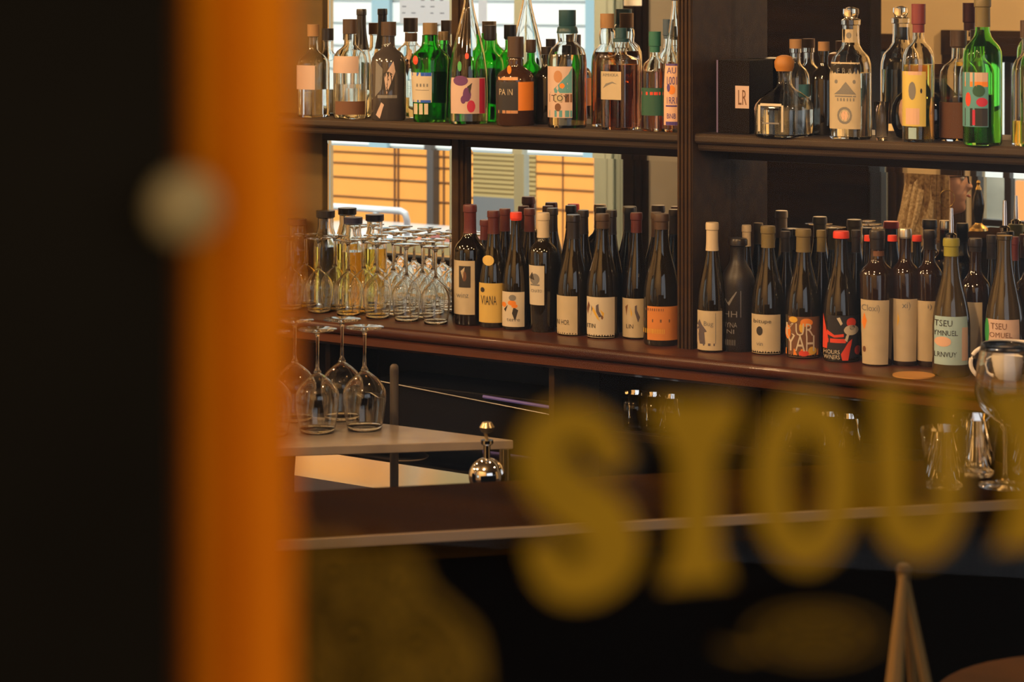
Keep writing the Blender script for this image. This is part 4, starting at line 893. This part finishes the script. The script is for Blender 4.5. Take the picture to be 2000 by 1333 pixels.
# side bar with the beer tap, and the seated woman: both only in the mirror
sbx = empty('tap_cabinet', (.41, -1.8, 0), 'narrow dark cabinet carrying the beer tap, hidden behind the orange post', 'cabinet')
gloc(B('top', (.3, .53, -1.97, -1.66, .965, .995), MC['bar_top_wood'] , sbx, .004)); gloc(B('base', (.31, .52, -1.96, -1.67, 0, .964), wooddk, sbx))
th_ = RV(1911, 440, 2*TM+1.85)
tap = empty('beer_tap', (th_.x, th_.y, .995), 'beer tap with black tapered handle and gold finial, seen in the mirror', 'tap')
zt_ = RV(1911, 355, 2*TM+1.85).z-.995; zb_ = zt_-.155
bm = bmesh.new(); lathe(bm, [(0, 0), (.03, 0), (.028, .008), (.012, .02), (.009, .03), (.009, zb_-.0)], 20); fin('column', bm, brass, tap)
bm = bmesh.new(); k = .155; lathe(bm, [(0, zb_), (.008, zb_), (.0095, zb_+.02), (.0175, zb_+.065), (.019, zb_+.085), (.0155, zb_+.11), (.009, zb_+.130), (0, zb_+.130)], 24); fin('handle', bm, mat('black_lacquer', (.012, .01, .01), .15, coat=.5), tap)
bm = bmesh.new(); lathe(bm, [(0, zb_+.1302), (.0095, zb_+.1302), (.0085, zb_+.136), (.005, zb_+.142), (.0045, zb_+.147), (.0065, zb_+.152), (.0045, zb_+.158), (0, zb_+.160)], 20); fin('finial', bm, brass, tap)

def woman():
    YV = 7.8
    tv = None
    # virtual position of the head centre: solve for column 1838 at distance YV
    X = mpx(1836)*YV; s, t = VB(X, YV); hx, hy = s, 2*TM-t
    eye = zp(345, YV)
    o = empty('person', (hx, hy, 0), 'person in dark top, long blonde hair, spectacles and hoop earring, in profile in the mirror', 'person', rz=radians(56))
    skin = mat('skin', (.56, .30, .17), .5); hairm = mat('blonde_hair', (.50, .33, .14), .45, noise=.6, nscale=90, col2=(.14, .07, .03)); topm = mat('dark_knit_top', (.02, .013, .01), .85)
    bm = bmesh.new()
    # head rings: z relative to eyes, front, back, half width
    R_ = [(-.122, .040, -.02, .030), (-.115, .074, .0, .034), (-.105, .082, .02, .042), (-.09, .083, .045, .050), (-.078, .079, .06, .055), (-.070, .085, .065, .058), (-.062, .083, .07, .060), (-.054, .086, .075, .062), (-.045, .080, .08, .064), (-.035, .080, .088, .066), (-.022, .080, .093, .068), (-.01, .078, .096, .069), (0, .076, .099, .070), (.012, .082, .10, .071), (.025, .086, .10, .072), (.05, .086, .099, .073), (.075, .078, .094, .070), (.098, .058, .078, .058), (.113, .03, .05, .036), (.12, .0, .01, .0)]
    rings = []; N = 32
    for z, fr_, bk_, wd_ in R_:
        ring = []
        for k in range(N):
            a = 2*pi*k/N; c_, s_ = cos(a), sin(a)
            y = -(fr_*c_) if c_ > 0 else -(bk_*c_)
            x = wd_*abs(s_)**.9*(1 if s_ > 0 else -1)
            if c_ > .9:                      # nose, lips
                nose = .030*max(0, 1-abs(z+.034)/.020)**.8 if z < -.034 else .030*max(0, 1-(z+.034)/.046)
                y -= nose*((c_-.9)/.1)**1.5
            if abs(z) < .012 and .62 < c_ < .95: y += .006   # sockets
            ring.append(bm.verts.new((x, y, eye+z)))
        rings.append(ring)
    for a, b in zip(rings, rings[1:]):
        for k in range(N): bm.faces.new([a[k], a[(k+1) % N], b[(k+1) % N], b[k]])
    bm.faces.new(rings[0][::-1]); bm.faces.new(rings[-1])
    # ears
    for sx in (-1, 1):
        Me = Matrix.Translation((sx*.070, .012, eye-.015)) @ Matrix.Diagonal((.010, .018, .032, 1)); bmesh.ops.create_uvsphere(bm, u_segments=12, v_segments=8, radius=1, matrix=Me)
    # torso, limbs as tapered tubes later fused by a remesh
    zsh = eye-.235
    def ell(z, rx, ry, y): return (z, rx, ry, y)
    T_ = [(.46, .15, .11, .10), (.54, .165, .12, .09), (.62, .150, .105, .07), (.70, .135, .098, .055), (.78, .150, .105, .05), (zsh-.02, .165, .095, .04), (zsh+.01, .13, .075, .035), (zsh+.04, .065, .058, .03), (zsh+.07, .052, .052, .022), (zsh+.15, .049, .050, .012)]
    rr = []
    for z, rx, ry, y in T_: rr.append([bm.verts.new((rx*cos(2*pi*k/24), y+ry*sin(2*pi*k/24), z)) for k in range(24)])
    for a, b in zip(rr, rr[1:]):
        for k in range(24): bm.faces.new([a[k], a[(k+1) % 24], b[(k+1) % 24], b[k]])
    bm.faces.new(rr[0][::-1]); bm.faces.new(rr[-1])
    for sx in (-1, 1):
        tube(bm, [(sx*.13, .04, zsh-.01), (sx*.175, .05, zsh-.05), (sx*.19, -.02, zsh-.16), (sx*.18, -.09, zsh-.25), (sx*.12, -.22, zsh-.245), (sx*.08, -.30, zsh-.235)], [.045, .048, .042, .038, .031, .024], 12)
        tube(bm, [(sx*.08, -.30, zsh-.235), (sx*.075, -.34, zsh-.24), (sx*.07, -.375, zsh-.245)], [.022, .034, .030], 12)
        for f_ in range(4):
            xo = sx*.07+(f_-1.5)*.016; L = (.060, .070, .066, .052)[f_]
            tube(bm, [(xo, -.37, zsh-.245), (xo, -.37-L*.55, zsh-.243), (xo, -.37-L, zsh-.255)], [.0095, .0085, .007], 8)
        tube(bm, [(sx*.07-sx*.025, -.34, zsh-.24), (sx*.07-sx*.048, -.365, zsh-.245), (sx*.07-sx*.052, -.395, zsh-.25)], [.012, .010, .008], 8)
        tube(bm, [(sx*.09, .08, .50), (sx*.10, -.12, .52), (sx*.10, -.36, .51), (sx*.10, -.37, .44), (sx*.10, -.33, .24), (sx*.10, -.30, .07)], [.085, .082, .06, .055, .05, .035], 14)
        tube(bm, [(sx*.10, -.28, .045), (sx*.10, -.36, .035), (sx*.10, -.46, .03)], [.036, .034, .026], 10)
    me = bpy.data.meshes.new('body'); bmesh.ops.recalc_face_normals(bm, faces=bm.faces[:])
    bm.to_mesh(me); bm.free()
    me.materials.append(skin); body = bpy.data.objects.new('body', me); COL.objects.link(body); body.parent = o
    rm = body.modifiers.new('fuse', 'REMESH'); rm.mode = 'VOXEL'; rm.voxel_size = .0045; rm.use_smooth_shade = True
    sm = body.modifiers.new('soft', 'SMOOTH'); sm.iterations = 3; sm.factor = .5
    # clothing : top and trousers as slightly larger shells
    bm = bmesh.new(); rr = []
    for z, rx, ry, y in [(.44, .17, .13, .10)]+[(a, b+.012, c+.012, d) for a, b, c, d in T_[1:8]]+[(zsh+.085, .062, .062, .02)]: rr.append([bm.verts.new((rx*cos(2*pi*k/24), y+ry*sin(2*pi*k/24), z)) for k in range(24)])
    for a, b in zip(rr, rr[1:]):
        for k in range(24): bm.faces.new([a[k], a[(k+1) % 24], b[(k+1) % 24], b[k]])
    for sx in (-1, 1): tube(bm, [(sx*.12, .04, zsh-.005), (sx*.178, .05, zsh-.05), (sx*.192, -.02, zsh-.16), (sx*.18, -.09, zsh-.25), (sx*.12, -.22, zsh-.245), (sx*.085, -.285, zsh-.236)], [.055, .058, .052, .048, .040, .033], 14)
    fin('top', bm, topm, o)
    bm = bmesh.new()
    for sx in (-1, 1): tube(bm, [(sx*.085, .10, .50), (sx*.10, -.12, .52), (sx*.10, -.365, .515), (sx*.10, -.378, .44), (sx*.10, -.335, .24), (sx*.10, -.305, .09)], [.10, .094, .073, .067, .062, .055], 16)
    fin('trousers', bm, mat('dark_trousers', (.02, .02, .03), .8), o)
    bm = bmesh.new()
    for sx in (-1, 1): tube(bm, [(sx*.10, -.26, .045), (sx*.10, -.36, .042), (sx*.10, -.47, .035)], [.045, .043, .034], 12)
    fin('shoes', bm, ink, o)
    # hair: cap plus long locks
    bm = bmesh.new(); rings = []
    for z, fr_, bk_, wd_ in [(-.10, -.03, .085, .066), (-.05, -.02, .105, .078), (0, -.012, .116, .083), (.04, .02, .118, .086), (.06, .078, .114, .084), (.085, .082, .104, .076), (.108, .06, .082, .06), (.126, .03, .05, .035), (.132, .0, .01, .005)]:
        rings.append([bm.verts.new((wd_*sin(2*pi*k/28), -(fr_*cos(2*pi*k/28)) if cos(2*pi*k/28) > 0 else -(bk_*cos(2*pi*k/28)), eye+z)) for k in range(28)])
    for a, b in zip(rings, rings[1:]):
        for k in range(28): bm.faces.new([a[k], a[(k+1) % 28], b[(k+1) % 28], b[k]])
    bm.faces.new(rings[-1]); fin('hair', bm, hairm, o)
    dk = mat('light_blonde_hair', (.80, .62, .34), .45, noise=.6, nscale=120, col2=(.36, .23, .1))
    for half, m_ in ((0, hairm), (1, dk)):  # inner and outer locks
        bm = bmesh.new()
        for i in range(46):
            a = radians(random.uniform(75, 285)) if not half else radians(random.uniform(110, 250))
            ex = 1 if not half else 1.25
            x0 = .080*sin(a); y0 = -.05*cos(a)*1.9 if cos(a) < 0 else -.03*cos(a)
            z0 = eye+random.uniform(-.02, .09); dx = random.uniform(.9, 1.25)*ex; L = random.uniform(.30, .42)
            if half: z0 = eye+random.uniform(-.01, .05)
            pts = [(x0*.95, y0*.9, z0), (x0*1.03, y0*1.05+.004*half, z0-.08), (x0*1.06*dx, y0*1.1+.02*half, z0-L*.5), (x0*1.1*dx, y0*1.12+.05*half+random.uniform(-.01, .02), z0-L)]
            tube(bm, pts, [.008, .012, .011, .003], 6)
        fin('hair_locks', bm, m_, o)
    for sx in (-1, 1):
        bm = bmesh.new(); bmesh.ops.create_uvsphere(bm, u_segments=14, v_segments=10, radius=.0105, matrix=Matrix.Translation((sx*.032, -.0625, eye-.002))); e_ = fin('eye', bm, mat('eye_white', (.7, .66, .6), .2), o)
        bm = bmesh.new(); bmesh.ops.create_uvsphere(bm, u_segments=12, v_segments=8, radius=.0050, matrix=Matrix.Translation((sx*.032, -.0690, eye-.002))); fin('iris', bm, mat('brown_iris', (.05, .025, .01), .15), e_)
    # glasses and earring
    gf = mat('dark_spectacle_frame', (.02, .015, .01), .3); bm = bmesh.new()
    for sx in (-1, 1):
        c = Vector((sx*.033, -.090, eye)); tube(bm, [c+Vector((.024*cos(2*pi*k/20), .010*(cos(2*pi*k/20)*sx > 0)*abs(cos(2*pi*k/20)), .019*sin(2*pi*k/20))) for k in range(21)], .0022, 6)
        tube(bm, [(sx*.057, -.080, eye+.006), (sx*.074, -.05, eye+.006), (sx*.076, .012, eye+.003), (sx*.074, .03, eye-.012)], .0022, 6)
    tube(bm, [(-.01, -.092, eye+.004), (0, -.098, eye+.007), (.01, -.092, eye+.004)], .0022, 6); fin('spectacles', bm, gf, o)
    bm = bmesh.new()
    for sx in (-1, 1): tube(bm, [(sx*.101, -.004+.024*sin(2*pi*k/20), eye-.062+.028*cos(2*pi*k/20)) for k in range(21)], .0013, 6)
    fin('hoop_earring', bm, brass, o)
    bm = bmesh.new()
    tube(bm, [(.012*k, -.092-.002*(1-abs(k)/2), eye-.063) for k in (-2, -1, 0, 1, 2)], [.002, .0045, .005, .0045, .002], 8); fin('lips', bm, mat('lips', (.42, .14, .10), .45), o)
    # stool she sits on
    ch = empty('bar_chair', (hx, hy, 0), 'low wooden chair under the seated woman', 'chair', rz=radians(56))
    B('seat', (-.2, .2, -.16, .28, .41, .435), wooddk, ch, .006)
    for sx in (-.18, .18):
        for sy in (-.13, .26): B('leg', (sx-.016, sx+.016, sy-.016, sy+.016, 0, .409), wooddk, ch)
    B('backrest', (-.19, .19, .285, .305, .40, .66), wooddk, ch, .004)
woman()

# ------------------------------------------------------------------ unseen pendants and ceiling lamps, added to brighten bar and room
for i, x in enumerate((-2.0, -1.0, 0.0, 1.0, 2.0)):  # pendant row added for warm fill; only bulb glints hint at lamps
    pn = empty('added_bar_pendant', (x, -1.0, 2.25), 'unseen brass pendant lamp added to brighten the bar, above the picture', 'lamp', 'added pendants over the bar')
    bm = bmesh.new(); lathe(bm, [(.11, 0), (.09, .05), (.04, .10), (.02, .13), (.018, .13), (.037, .098), (.087, .048), (.108, 0)], 28, closed=True); fin('shade', bm, brass, pn)
    bm = bmesh.new(); tube(bm, [(0, 0, .12), (0, 0, .85)], .003, 6); fin('cord', bm, ink, pn)
    bm = bmesh.new(); lathe(bm, [(0, .0), (.018, .012), (.024, .03), (.012, .055), (.01, .07), (0, .07)], 16); fin('bulb', bm, mat('warm_bulb', (1, .62, .28), .4, emit=9), pn)
    lamp(x, -1.0, 2.22, 17, r=.03)
for x, y in ((-3.6, -2.6), (-1.2, -3.4), (1.2, -3.2)):  # unseen lamps added to light the street wall and room
    pn = empty('added_ceiling_lamp', (x, y, 3.1), 'unseen round opal ceiling lamp added to brighten the room, above the picture', 'lamp', 'added ceiling lamps')
    bm = bmesh.new(); lathe(bm, [(0, -.001), (.12, -.001), (.12, -.02), (.10, -.05), (.05, -.07), (0, -.075)], 28); fin('diffuser', bm, mat('opal_glass', (1, .8, .55), .4, emit=3), pn)
    lamp(x, y, 2.95, 170, r=.08)
